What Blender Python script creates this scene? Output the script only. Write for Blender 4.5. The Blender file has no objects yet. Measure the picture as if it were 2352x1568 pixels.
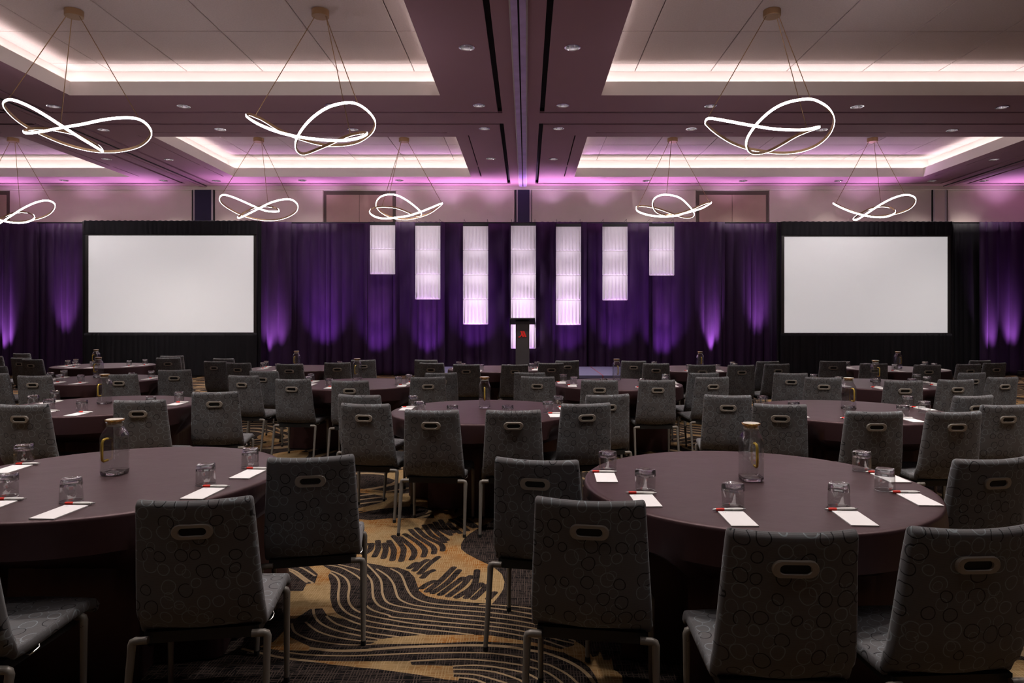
import bpy, math, random
import numpy as np
from mathutils import Vector, Matrix, noise as mnoise

# ---------------------------------------------------------------- camera, world, exposure
scene = bpy.context.scene
COL = scene.collection
F, PX0, PY0, EYE = 1550.0, 1209.0, 738.0, 1.5      # focal length / horizon point in the 2352x1568 frame, eye height
cam_data = bpy.data.cameras.new('camera')
cam_data.sensor_width = 36.0
cam_data.lens = F * 36.0 / 2352.0
cam_data.shift_x = -(PX0 - 1176.0) / 2352.0
cam_data.shift_y = -(784.0 - PY0) / 2352.0
cam_data.clip_end = 200.0
cam = bpy.data.objects.new('camera', cam_data)
cam.location = (0, 0, EYE)
cam.rotation_euler = (math.radians(90), 0, 0)
COL.objects.link(cam)
scene.camera = cam
world = bpy.data.worlds.new('world')
world.use_nodes = True
world.node_tree.nodes['Background'].inputs[0].default_value = (0.02, 0.018, 0.022, 1)
world.node_tree.nodes['Background'].inputs[1].default_value = 0.0
scene.world = world
scene.view_settings.view_transform = 'Standard'
scene.view_settings.look = 'None'
scene.view_settings.gamma = 1.0
scene.view_settings.use_curve_mapping = False
scene.view_settings.exposure = 0.0
scene.cycles.use_denoising = True
scene.cycles.max_bounces = 7
scene.cycles.diffuse_bounces = 3
scene.cycles.glossy_bounces = 2
scene.cycles.transmission_bounces = 6
scene.cycles.transparent_max_bounces = 16
scene.cycles.use_adaptive_sampling = True
scene.cycles.adaptive_threshold = 0.15
scene.cycles.adaptive_min_samples = 16
scene.cycles.use_light_tree = True
scene.cycles.caustics_reflective = False
scene.cycles.caustics_refractive = False
scene.cycles.sample_clamp_indirect = 4.0

# light levels (room lamps), tuned here
COVE_W = 3.8         # cove strip, watts per metre
PENDANT_E = 24.0       # emission strength of the pendant ribbons
CAN_W = 240.0          # recessed downlight, watts
UPLIGHT_W = 120.0      # purple floor uplights on the drape
PANEL_W = 520.0        # lavender spots on the hanging panels
BACK_W = 230.0         # purple wash behind the drape
SCREEN_E = 0.50       # projected blank screens
FILL_CAN_W = 290.0   # added unseen fill downlights over the viewer's end
WARM = (1.0, 0.90, 0.86)
PURPLE = (0.60, 0.20, 1.0)
PINK = (0.80, 0.35, 1.0)
LAV = (1.0, 0.86, 1.0)
WASH = (0.84, 0.46, 1.0)
COVE = (1.0, 0.945, 0.93)

R = math.radians
def fx(px, D): return (px - PX0) * D / F
def fz(py, D): return EYE - (py - PY0) * D / F
def to_px(x, y, z): return PX0 + x * F / y, PY0 + (EYE - z) * F / y

# ---------------------------------------------------------------- helpers
def link(o, parent=None):
    COL.objects.link(o)
    if parent is not None: o.parent = parent
    return o
def tag(o, label=None, cat=None, group=None, kind=None):
    if label: o['label'] = label
    if cat: o['category'] = cat
    if group: o['group'] = group
    if kind: o['kind'] = kind
    return o
def empty(name, loc=(0, 0, 0), rz=0.0):
    o = bpy.data.objects.new(name, None)
    o.empty_display_size = 0.1
    o.location = loc
    o.rotation_euler = (0, 0, rz)
    return link(o)
def copy_tree(o, parent=None):
    c = o.copy()
    COL.objects.link(c)
    if parent is not None:
        c.parent = parent
        c.matrix_parent_inverse = o.matrix_parent_inverse
    for ch in o.children:
        copy_tree(ch, c)
    return c

class MB:
    def __init__(s): s.v, s.f, s.m, s.uv = [], [], [], None
    def add(s, vs, fs, mi=0):
        b = len(s.v)
        s.v += [tuple(p) for p in vs]
        s.f += [tuple(b + i for i in f) for f in fs]
        s.m += [mi] * len(fs)
    def box(s, x0, x1, y0, y1, z0, z1, mi=0):
        s.add([(x0,y0,z0),(x1,y0,z0),(x1,y1,z0),(x0,y1,z0),(x0,y0,z1),(x1,y0,z1),(x1,y1,z1),(x0,y1,z1)],
              [(3,2,1,0),(4,5,6,7),(0,1,5,4),(1,2,6,5),(2,3,7,6),(3,0,4,7)], mi)
    def loft(s, rings, closed=True, caps=True, mi=0):
        n = len(rings[0]); vs = [p for r in rings for p in r]; fs = []
        for i in range(len(rings) - 1):
            for j in range(n if closed else n - 1):
                k = (j + 1) % n
                fs.append((i*n + j, i*n + k, (i+1)*n + k, (i+1)*n + j))
        if caps:
            fs.append(tuple(range(n - 1, -1, -1)))
            fs.append(tuple((len(rings)-1)*n + j for j in range(n)))
        s.add(vs, fs, mi)
    def lathe(s, prof, n=24, c=(0, 0, 0), caps=True, mi=0):
        rings = [[(c[0] + r*math.cos(2*math.pi*j/n), c[1] + r*math.sin(2*math.pi*j/n), c[2] + z) for j in range(n)] for r, z in prof]
        s.loft(rings, True, caps, mi)
    def tube(s, pts, r, n=10, closed=False, mi=0):
        pts = [Vector(p) for p in pts]; m = len(pts); rings = []
        rr = r if isinstance(r, (list, tuple)) else [r] * m
        up = Vector((0, 0, 1)); prev = None
        for i in range(m):
            if closed: t = pts[(i+1) % m] - pts[i-1]
            else: t = pts[min(i+1, m-1)] - pts[max(i-1, 0)]
            t.normalize()
            a = prev if prev is not None else (up if abs(t.z) < 0.9 else Vector((1, 0, 0)))
            a = (a - t * a.dot(t)).normalized(); prev = a
            b = t.cross(a)
            rings.append([tuple(pts[i] + (a*math.cos(2*math.pi*j/n) + b*math.sin(2*math.pi*j/n)) * rr[i]) for j in range(n)])
        if closed:
            rings.append(rings[0]); s.loft(rings, True, False, mi)
        else: s.loft(rings, True, True, mi)
    def mesh(s, name, mats, smooth=True, angle=40):
        me = bpy.data.meshes.new(name)
        me.from_pydata(s.v, [], s.f)
        for m in (mats if isinstance(mats, (list, tuple)) else [mats]): me.materials.append(m)
        if any(s.m): me.polygons.foreach_set('material_index', s.m)
        if s.uv is not None:
            lay = me.uv_layers.new(name='UVMap')
            for lp in me.loops: lay.data[lp.index].uv = s.uv[lp.vertex_index]
        if smooth: me.shade_smooth(); me.set_sharp_from_angle(angle=R(angle))
        me.update()
        return me
    def obj(s, name, mats, parent=None, smooth=True, angle=40):
        return link(bpy.data.objects.new(name, s.mesh(name, mats, smooth, angle)), parent)

# ---------------------------------------------------------------- materials
def newmat(name):
    m = bpy.data.materials.new(name); m.use_nodes = True
    nt = m.node_tree; b = nt.nodes['Principled BSDF']
    return m, nt, b
def N(nt, t, **kw):
    n = nt.nodes.new(t)
    for k, v in kw.items(): setattr(n, k, v)
    return n
def math_n(nt, op, a, b=None, clamp=False):
    n = N(nt, 'ShaderNodeMath', operation=op, use_clamp=clamp)
    for i, x in enumerate((a, b)):
        if x is None: continue
        if isinstance(x, (int, float)): n.inputs[i].default_value = x
        else: nt.links.new(x, n.inputs[i])
    return n.outputs[0]
def mix_c(nt, fac, a, b):
    n = N(nt, 'ShaderNodeMix', data_type='RGBA')
    for i, x in ((0, fac), (6, a), (7, b)):
        if isinstance(x, (int, float)): n.inputs[i].default_value = x
        elif isinstance(x, tuple): n.inputs[i].default_value = x if len(x) == 4 else x + (1,)
        else: nt.links.new(x, n.inputs[i])
    return n.outputs[2]
def plain(name, col, rough=0.6, metal=0.0, var=0.08, scale=6.0, bump=0.0, bscale=200.0, spec=0.5):
    m, nt, b = newmat(name)
    tc = N(nt, 'ShaderNodeTexCoord'); nz = N(nt, 'ShaderNodeTexNoise')
    nz.inputs['Scale'].default_value = scale; nz.inputs['Detail'].default_value = 4
    nt.links.new(tc.outputs['Object'], nz.inputs['Vector'])
    lo = tuple(c * (1 - var) for c in col); hi = tuple(min(1, c * (1 + var)) for c in col)
    nt.links.new(mix_c(nt, nz.outputs['Fac'], lo, hi), b.inputs['Base Color'])
    b.inputs['Roughness'].default_value = rough; b.inputs['Metallic'].default_value = metal
    b.inputs['Specular IOR Level'].default_value = spec
    if bump:
        n2 = N(nt, 'ShaderNodeTexNoise'); n2.inputs['Scale'].default_value = bscale; n2.inputs['Detail'].default_value = 2
        nt.links.new(tc.outputs['Object'], n2.inputs['Vector'])
        bp = N(nt, 'ShaderNodeBump'); bp.inputs['Strength'].default_value = bump; bp.inputs['Distance'].default_value = 0.004
        nt.links.new(n2.outputs['Fac'], bp.inputs['Height']); nt.links.new(bp.outputs['Normal'], b.inputs['Normal'])
    return m
def emit(name, col, strength):
    m, nt, b = newmat(name)
    b.inputs['Base Color'].default_value = (0.8, 0.8, 0.8, 1)
    b.inputs['Emission Color'].default_value = col + (1,)
    b.inputs['Emission Strength'].default_value = strength
    if strength < 3: m.cycles.emission_sampling = 'NONE' if name != 'projected_screen' else 'AUTO'
    return m

M = {}
M['soffit'] = plain('soffit_paint', (0.33, 0.175, 0.225), 0.85, var=0.04, scale=1.5)
M['tray'] = plain('tray_paint', (0.80, 0.72, 0.69), 0.9, var=0.03, scale=2)
M['tile'] = plain('ceiling_panel_felt', (0.60, 0.49, 0.475), 0.95, var=0.14, scale=45, bump=0.3, bscale=120)
M['cavity'] = plain('dark_cavity', (0.008, 0.007, 0.008), 0.9)
M['grid'] = plain('grid_bar_grey', (0.22, 0.185, 0.18), 0.6)
M['wall'] = plain('wall_fabric', (0.74, 0.63, 0.57), 0.9, var=0.06, scale=3, bump=0.2, bscale=300)
M['sidewall'] = plain('side_wall_paint', (0.30, 0.26, 0.25), 0.9)
M['wall_trim'] = plain('wall_trim_bronze', (0.10, 0.085, 0.06), 0.6)
M['door_leaf'] = plain('door_leaf_tan', (0.46, 0.34, 0.27), 0.8, var=0.05)
M['navy'] = plain('navy_panel', (0.018, 0.016, 0.05), 0.7)
M['pale_trim'] = plain('pale_aluminium_trim', (0.55, 0.5, 0.5), 0.5)
M['black'] = plain('black_steel', (0.012, 0.012, 0.012), 0.6)
M['track'] = plain('track_purple_reflection', (0.46, 0.32, 0.60), 0.5, metal=0.1, var=0.3, scale=4)  # purple light reflected in the aluminium, painted into the base colour
M['gold'] = plain('brushed_bronze', (0.40, 0.26, 0.15), 0.42, metal=0.85, var=0.1)
M['chrome'] = plain('spun_aluminium', (0.75, 0.72, 0.76), 0.22, metal=1.0, var=0.05)
M['led'] = emit('led_diffuser', (1.0, 0.93, 0.95), PENDANT_E)
M['lamp_on'] = emit('lamp_disc', (1.0, 0.92, 0.9), 1.2)
M['screen'] = emit('projected_screen', (0.80, 0.765, 0.775), SCREEN_E)
M['frame_black'] = plain('screen_frame_black', (0.035, 0.032, 0.03), 0.5)
M['leg'] = plain('powder_coat_taupe', (0.20, 0.18, 0.155), 0.42, metal=0.25, var=0.06)
M['grip'] = plain('grip_taupe_plastic', (0.31, 0.275, 0.235), 0.5, var=0.04)
M['rubber'] = plain('black_rubber', (0.01, 0.01, 0.01), 0.8)
M['paper'] = plain('white_paper', (0.82, 0.79, 0.79), 0.8, var=0.02)
M['ink'] = plain('grey_ink', (0.35, 0.33, 0.33), 0.8)
M['pen_white'] = plain('pen_white_plastic', (0.85, 0.83, 0.8), 0.3, var=0.02)
M['pen_red'] = plain('pen_red_rubber', (0.72, 0.03, 0.015), 0.5, var=0.05)
M['pen_metal'] = plain('pen_metal', (0.7, 0.7, 0.7), 0.3, metal=1.0)
M['seal'] = plain('carafe_seal', (0.75, 0.68, 0.62), 0.5)
M['lid_gold'] = plain('lid_gold', (0.85, 0.55, 0.18), 0.22, metal=1.0, var=0.05)
M['lid_top'] = plain('lid_top_pale', (0.75, 0.7, 0.62), 0.35, metal=0.4)
M['podium'] = plain('podium_charcoal', (0.05, 0.043, 0.04), 0.6, var=0.2, scale=12)
M['logo_red'] = plain('logo_red', (0.85, 0.03, 0.02), 0.5, var=0.02)
M['stage_top'] = plain('stage_deck_grey', (0.085, 0.08, 0.16), 0.6, var=0.08, scale=20)
M['stage_seam'] = plain('stage_seam_red', (0.35, 0.06, 0.09), 0.6)
M['panel_white'] = plain('pleated_panel_white', (0.80, 0.76, 0.80), 0.6, var=0.02)

def glass_mat(name, col, ior=1.45, rough=0.0):
    m, nt, b = newmat(name)
    nt.nodes.remove(b)
    g = N(nt, 'ShaderNodeBsdfGlass'); g.inputs['Color'].default_value = col + (1,)
    g.inputs['IOR'].default_value = ior; g.inputs['Roughness'].default_value = rough
    tr = N(nt, 'ShaderNodeBsdfTransparent'); tr.inputs['Color'].default_value = col + (1,)
    mx = N(nt, 'ShaderNodeMixShader'); mx.inputs[0].default_value = 0.92
    nt.links.new(tr.outputs[0], mx.inputs[1]); nt.links.new(g.outputs[0], mx.inputs[2])
    gl = N(nt, 'ShaderNodeBsdfGlossy'); gl.inputs['Roughness'].default_value = 0.22
    m2 = N(nt, 'ShaderNodeMixShader'); m2.inputs[0].default_value = 0.20
    nt.links.new(mx.outputs[0], m2.inputs[1]); nt.links.new(gl.outputs[0], m2.inputs[2])
    nt.links.new(m2.outputs[0], nt.nodes['Material Output'].inputs['Surface'])
    return m
def thin_glass(name, col):
    # wall of a drinking glass: clear, with the mirror reflection of glass growing toward its rims
    m, nt, b = newmat(name); nt.nodes.remove(b)
    tr = N(nt, 'ShaderNodeBsdfTransparent'); tr.inputs['Color'].default_value = col + (1,)
    gl = N(nt, 'ShaderNodeBsdfGlossy'); gl.inputs['Roughness'].default_value = 0.03; gl.inputs['Color'].default_value = (1, 1, 1, 1)
    fr = N(nt, 'ShaderNodeFresnel'); ge = N(nt, 'ShaderNodeNewGeometry')
    nt.links.new(math_n(nt, 'ADD', math_n(nt, 'MULTIPLY', ge.outputs['Backfacing'], 1/2.0 - 2.0), 2.0), fr.inputs['IOR'])
    mx = N(nt, 'ShaderNodeMixShader')
    nt.links.new(fr.outputs[0], mx.inputs[0]); nt.links.new(tr.outputs[0], mx.inputs[1]); nt.links.new(gl.outputs[0], mx.inputs[2])
    nt.links.new(mx.outputs[0], nt.nodes['Material Output'].inputs['Surface'])
    return m
M['glass'] = glass_mat('clear_glass', (0.99, 1.0, 0.995), 1.62)
M['rim_highlight'] = plain('rim_highlight_white', (0.86, 0.87, 0.88), 0.12, var=0.02)  # whitish colour paints a highlight ring on the glass mouth
M['rim_highlight'].node_tree.nodes['Principled BSDF'].inputs['Alpha'].default_value = 0.55
M['glass_wall'] = thin_glass('clear_glass_wall', (0.955, 0.965, 0.965))
M['amber'] = plain('amber_glass', (0.72, 0.50, 0.10), 0.15, metal=0.55, var=0.15, scale=30)

def cloth_mat():
    m, nt, b = newmat('plum_tablecloth')
    tc = N(nt, 'ShaderNodeTexCoord')
    mp = N(nt, 'ShaderNodeMapping'); mp.inputs['Scale'].default_value = (9, 70, 30)
    nt.links.new(tc.outputs['Object'], mp.inputs['Vector'])
    nz = N(nt, 'ShaderNodeTexNoise'); nz.inputs['Scale'].default_value = 1.0; nz.inputs['Detail'].default_value = 6
    nt.links.new(mp.outputs['Vector'], nz.inputs['Vector'])
    nt.links.new(mix_c(nt, nz.outputs['Fac'], (0.019, 0.0075, 0.0085), (0.032, 0.0135, 0.015)), b.inputs['Base Color'])
    b.inputs['Roughness'].default_value = 0.46
    b.inputs['Specular IOR Level'].default_value = 0.65
    b.inputs['Specular Tint'].default_value = (1.0, 0.68, 0.72, 1)
    n2 = N(nt, 'ShaderNodeTexNoise'); n2.inputs['Scale'].default_value = 7; n2.inputs['Detail'].default_value = 3
    nt.links.new(tc.outputs['Object'], n2.inputs['Vector'])
    bp = N(nt, 'ShaderNodeBump'); bp.inputs['Strength'].default_value = 0.25; bp.inputs['Distance'].default_value = 0.01
    nt.links.new(n2.outputs['Fac'], bp.inputs['Height']); nt.links.new(bp.outputs['Normal'], b.inputs['Normal'])
    return m
M['cloth'] = cloth_mat()

def chair_fabric():
    m, nt, b = newmat('grey_ring_fabric')
    L = nt.links
    uv = N(nt, 'ShaderNodeUVMap'); uv.uv_map = 'UVMap'
    oi = N(nt, 'ShaderNodeObjectInfo')
    off = N(nt, 'ShaderNodeCombineXYZ')
    # a roll offset per chair so that the motif falls differently on each
    par = math_n(nt, 'MULTIPLY', oi.outputs['Random'], 7.0)
    L.new(par, off.inputs[0]); L.new(math_n(nt, 'MULTIPLY', oi.outputs['Random'], 13.7), off.inputs[1])
    va = N(nt, 'ShaderNodeVectorMath', operation='ADD'); L.new(uv.outputs[0], va.inputs[0]); L.new(off.outputs[0], va.inputs[1])
    nz = N(nt, 'ShaderNodeTexNoise'); nz.noise_dimensions = '2D'; nz.inputs['Scale'].default_value = 17; nz.inputs['Detail'].default_value = 0
    L.new(va.outputs[0], nz.inputs['Vector'])
    sc = N(nt, 'ShaderNodeVectorMath', operation='SCALE'); sc.inputs['Scale'].default_value = 0.010
    sb = N(nt, 'ShaderNodeVectorMath', operation='SUBTRACT'); L.new(nz.outputs['Color'], sb.inputs[0]); sb.inputs[1].default_value = (0.5, 0.5, 0.5)
    L.new(sb.outputs[0], sc.inputs[0])
    vw = N(nt, 'ShaderNodeVectorMath', operation='ADD'); L.new(va.outputs[0], vw.inputs[0]); L.new(sc.outputs[0], vw.inputs[1])
    def rings(scale, shift, width, lo, hi):
        v2 = N(nt, 'ShaderNodeVectorMath', operation='ADD'); L.new(vw.outputs[0], v2.inputs[0]); v2.inputs[1].default_value = shift
        vo = N(nt, 'ShaderNodeTexVoronoi', voronoi_dimensions='2D', feature='F1')
        vo.inputs['Scale'].default_value = scale; vo.inputs['Randomness'].default_value = 0.62
        L.new(v2.outputs[0], vo.inputs['Vector'])
        sx = N(nt, 'ShaderNodeSeparateColor'); L.new(vo.outputs['Color'], sx.inputs[0])
        rad = math_n(nt, 'ADD', math_n(nt, 'MULTIPLY', sx.outputs[0], hi - lo), lo)
        d = math_n(nt, 'ABSOLUTE', math_n(nt, 'SUBTRACT', vo.outputs['Distance'], rad))
        return math_n(nt, 'LESS_THAN', d, width), sx.outputs[1], sx.outputs[2]
    r1, k1, p1 = rings(15.5, (0, 0, 0), 0.026, 0.26, 0.42)
    r2, k2, p2 = rings(15.5, (0.031, 0.033, 0), 0.018, 0.22, 0.36)
    # woven ground: fine horizontal lines
    wv = N(nt, 'ShaderNodeTexWave', wave_type='BANDS', bands_direction='Y'); wv.inputs['Scale'].default_value = 90
    wv.inputs['Distortion'].default_value = 1.5; wv.inputs['Detail'].default_value = 2; wv.inputs['Detail Scale'].default_value = 3
    L.new(va.outputs[0], wv.inputs['Vector'])
    n3 = N(nt, 'ShaderNodeTexNoise'); n3.inputs['Scale'].default_value = 9; L.new(va.outputs[0], n3.inputs['Vector'])
    ground = mix_c(nt, n3.outputs['Fac'], (0.150, 0.130, 0.127), (0.142, 0.153, 0.165))
    ground = mix_c(nt, math_n(nt, 'MULTIPLY', wv.outputs['Fac'], 0.40), ground, (0.055, 0.050, 0.050))
    blue = (0.235, 0.27, 0.285)
    blk = (0.012, 0.012, 0.014)
    c1 = mix_c(nt, math_n(nt, 'GREATER_THAN', k1, 0.55), blue, blk)
    show2 = math_n(nt, 'MULTIPLY', r2, math_n(nt, 'GREATER_THAN', p2, 0.5))
    col = mix_c(nt, math_n(nt, 'MULTIPLY', show2, 0.75), ground, blue)
    col = mix_c(nt, math_n(nt, 'MULTIPLY', r1, 0.9), col, c1)
    L.new(col, b.inputs['Base Color'])
    b.inputs['Roughness'].default_value = 0.85
    b.inputs['Specular IOR Level'].default_value = 0.2
    b.inputs['Sheen Weight'].default_value = 0.1
    return m
M['fabric'] = chair_fabric()

def drape_mat(name, a, b_, rough=0.7, sheen=0.4, tint=(0.6, 0.4, 0.9)):
    m, nt, b = newmat(name)
    tc = N(nt, 'ShaderNodeTexCoord')
    mp = N(nt, 'ShaderNodeMapping'); mp.inputs['Scale'].default_value = (14, 14, 1.2)
    nt.links.new(tc.outputs['Object'], mp.inputs['Vector'])
    nz = N(nt, 'ShaderNodeTexNoise'); nz.inputs['Scale'].default_value = 1.0; nz.inputs['Detail'].default_value = 3
    nt.links.new(mp.outputs['Vector'], nz.inputs['Vector'])
    nt.links.new(mix_c(nt, nz.outputs['Fac'], a, b_), b.inputs['Base Color'])
    b.inputs['Roughness'].default_value = rough
    b.inputs['Specular IOR Level'].default_value = 0.3
    b.inputs['Sheen Weight'].default_value = sheen
    b.inputs['Sheen Tint'].default_value = tint + (1,)
    return m
M['drape'] = drape_mat('purple_drape', (0.022, 0.008, 0.034), (0.046, 0.016, 0.070), sheen=0.1)
M['drape_black'] = drape_mat('black_drape', (0.006, 0.006, 0.009), (0.012, 0.012, 0.016), sheen=0.03, tint=(0.6, 0.6, 0.7))

# ================================================================ THE ROOM
ZS, ZT = 5.40, 5.92                   # soffit and raised tray ceiling heights
DW = 19.5                             # back wall
XL, XR, YB = -18.6, 21.4, -3.0
PART = [-9.3, -0.10, 12.1]            # folding partition tracks across the ceiling
ROWS = [(6.23, 12.97), (12.97, DW)]   # ceiling modules in depth
COLS = [(-18.5, -9.3), (-9.3, -0.10), (-0.10, 12.1), (12.1, 21.3)]
# raised trays (x0, x1, y0, y1)
TRAYS = [(-7.88, -1.49, 7.55, 11.65), (1.29, 10.71, 7.55, 11.65),
         (-7.88, -1.49, 14.26, 18.2), (1.29, 10.71, 14.26, 18.2),
         (-17.1, -10.69, 14.26, 18.2), (-17.1, -10.69, 7.55, 11.65)]
CANS = [(1072,109),(1100,242),(1113,295),(1127,364),(1315,109),(1293,242),(1283,295),(1271,365),(123,244),(422,244),
        (762,242),(237,298),(506,297),(810,297),(245,365),(388,366),(147,414),(375,414),(497,415),(694,414),(917,414),
        (1485,415),(1707,415),(1926,415),(2141,415),(1633,243),(1969,245),(2302,246),(1588,296),(1888,298),(2187,299),
        (2283,366),(2260,415)]
# unseen fill downlights added over the viewer's end to light the chair backs
FILL_CANS = [(x, y) for y in (0.6, 3.6, 5.6) for x in (-6.6, -4.4, -2.2, 0.0, 2.2, 4.4, 6.6)]
cans = []
for px, py in CANS:
    D = (ZS - EYE) * F / (PY0 - py)
    cans.append((fx(px, D), D))
NVIEW = len(cans)
cans += FILL_CANS

# ---- soffit: flat plate with openings for trays, air slots and downlights
SLOTS = []
for (c0, c1) in COLS:
    for (r0, r1) in ROWS:
        a0, a1 = c0 + 0.35, c1 - 0.35
        b0, b1 = r0 + 0.33, r1 - (0.33 if r1 < DW else 0.40)
        w = 0.085
        SLOTS += [(a0, a0 + w, b0, b1), (a1 - w, a1, b0, b1), (a0 + w + 0.002, a1 - w - 0.002, b0, b0 + w), (a0 + w + 0.002, a1 - w - 0.002, b1 - w, b1)]
# short linear diffusers beside the far trays
for (x0, x1, y0, y1) in TRAYS:
    if y0 < 14: continue
    for xe in (x0 - 0.28, x1 + 0.26):
        SLOTS += [(xe, xe + 0.025, y0 - 0.1, y0 + 2.6), (xe, xe + 0.025, y0 + 2.75, y1 - 0.05)]
    n = 3; L = (x1 - x0) / n
    SLOTS += [(x0 + i*L + 0.15, x0 + (i+1)*L - 0.15, y0 - 0.32, y0 - 0.295) for i in range(n)]
cu = bpy.data.curves.new('soffit_outline', 'CURVE')
cu.dimensions = '2D'; cu.fill_mode = 'BOTH'; cu.extrude = 0.02
def spline(pts):
    sp = cu.splines.new('POLY'); sp.points.add(len(pts) - 1); sp.use_cyclic_u = True
    for p, q in zip(sp.points, pts): p.co = (q[0], q[1], 0, 1)
def rect(x0, x1, y0, y1): return [(x0, y0), (x1, y0), (x1, y1), (x0, y1)]
spline(rect(XL, XR, YB, DW))
for t in TRAYS: spline(rect(*t))
for t in SLOTS: spline(rect(*t))
CAN_R = 0.098
for x, y in cans: spline([(x + CAN_R*math.cos(a*math.pi/12), y + CAN_R*math.sin(a*math.pi/12)) for a in range(24)])
tmp = bpy.data.objects.new('tmp', cu)
COL.objects.link(tmp)
dg = bpy.context.evaluated_depsgraph_get()
me = bpy.data.meshes.new_from_object(tmp.evaluated_get(dg))
bpy.data.objects.remove(tmp)
for v in me.vertices: v.co.z += ZS + 0.02
me.materials.clear(); me.materials.append(M['soffit'])
ceiling = link(bpy.data.objects.new('ceiling', me)); tag(ceiling, 'mauve plaster ceiling with raised trays and black air slots', kind='structure')
for i, (x0, x1, y0, y1) in enumerate(SLOTS):
    b = MB(); z0, z1 = ZS + 0.012, ZS + 0.10; e = 0.003
    b.add([(x0-e,y0-e,z1),(x1+e,y0-e,z1),(x1+e,y1+e,z1),(x0-e,y1+e,z1),(x0-e,y0-e,z0),(x1+e,y0-e,z0),(x1+e,y1+e,z0),(x0-e,y1+e,z0)],
          [(3,2,1,0),(0,1,5,4),(1,2,6,5),(2,3,7,6),(3,0,4,7)])
    b.obj('air_slot', M['cavity'], ceiling, smooth=False)
# ---- trays: fascia, cove shelf and back wall, felt panels, hidden LED strips
SB = 0.30
def area_light(name, loc, rot, sx, sy, power, col):
    l = bpy.data.lights.new(name, 'AREA'); l.shape = 'RECTANGLE'; l.size = sx; l.size_y = sy; l.energy = power; l.color = col
    o = bpy.data.objects.new(name, l); o.location = loc; o.rotation_euler = rot
    return link(o)
GX = 1.34; GY = 1.26
for ti, (x0, x1, y0, y1) in enumerate(TRAYS):
    zt = 0.24; t = 0.03
    for k in range(4):
        b = MB()
        if k == 0: b.box(x0 - t, x1 + t, y1 - .004, y1 + t, ZS + 0.001, ZS + zt)
        if k == 1: b.box(x0 - t, x1 + t, y0 - t, y0 + .004, ZS + 0.001, ZS + zt)
        if k == 2: b.box(x0 - t, x0 + .004, y0, y1, ZS + 0.001, ZS + zt)
        if k == 3: b.box(x1 - .004, x1 + t, y0, y1, ZS + 0.001, ZS + zt)
        b.obj('tray_fascia', M['tray'], ceiling, smooth=False)
    X0, X1, Y0, Y1 = x0 - SB, x1 + SB, y0 - SB, y1 + SB
    b = MB()
    for q in ((X0-.02, X1+.02, Y1, Y1 + .02), (X0-.02, X1+.02, Y0 - .02, Y0), (X0 - .02, X0, Y0, Y1), (X1, X1 + .02, Y0, Y1)):
        b.box(*q, ZS + 0.045, ZT + 0.05)
    b.obj('cove_wall', M['tray'], ceiling, smooth=False)
    b = MB(); b.box(X0, X1, Y0, Y1, ZT + 0.03, ZT + 0.05)
    b.obj('grid_backing', M['grid'], ceiling, smooth=False)
    gx0 = -1.98 if x1 < 0 and x1 > -2 else (1.92 if x0 > 0 else -11.2)
    gy0 = 11.55 if y0 < 10 else 18.17
    xs = sorted([gx0 + GX * k for k in range(-12, 13) if X0 + 0.05 < gx0 + GX * k < X1 - 0.05] + [X0, X1])
    ys = sorted([gy0 - GY * k for k in range(-4, 9) if Y0 + 0.05 < gy0 - GY * k < Y1 - 0.05] + [Y0, Y1])
    cache = {}
    for i in range(len(xs) - 1):
        for j in range(len(ys) - 1):
            w, h = xs[i+1] - xs[i] - 0.014, ys[j+1] - ys[j] - 0.014
            key = (round(w, 3), round(h, 3))
            if key not in cache:
                b = MB(); e = 0.006
                b.add([(-w/2,-h/2,.022),(w/2,-h/2,.022),(w/2,h/2,.022),(-w/2,h/2,.022),(-w/2,-h/2,e),(w/2,-h/2,e),(w/2,h/2,e),(-w/2,h/2,e),
                       (-w/2+e,-h/2+e,0),(w/2-e,-h/2+e,0),(w/2-e,h/2-e,0),(-w/2+e,h/2-e,0)],
                      [(0,1,5,4),(1,2,6,5),(2,3,7,6),(3,0,4,7),(4,5,9,8),(5,6,10,9),(6,7,11,10),(7,4,8,11),(11,10,9,8)])
                cache[key] = b.mesh('ceiling_panel', M['tile'], smooth=False)
            o = link(bpy.data.objects.new('ceiling_panel', cache[key]), ceiling)
            o.location = ((xs[i] + xs[i+1]) / 2, (ys[j] + ys[j+1]) / 2, ZT)
    # LED strips lying behind the fascia, shining up
    for (lx, ly, sx, sy) in (((x0+x1)/2, y1 + 0.12, x1 - x0 + 0.3, 0.14), ((x0+x1)/2, y0 - 0.12, x1 - x0 + 0.3, 0.14),
                             (x0 - 0.12, (y0+y1)/2, 0.14, y1 - y0 + 0.3), (x1 + 0.12, (y0+y1)/2, 0.14, y1 - y0 + 0.3)):
        area_light('cove_strip', (lx, ly, ZS + 0.10), (math.pi, 0, 0), sx, sy, COVE_W * max(sx, sy), COVE)

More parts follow.
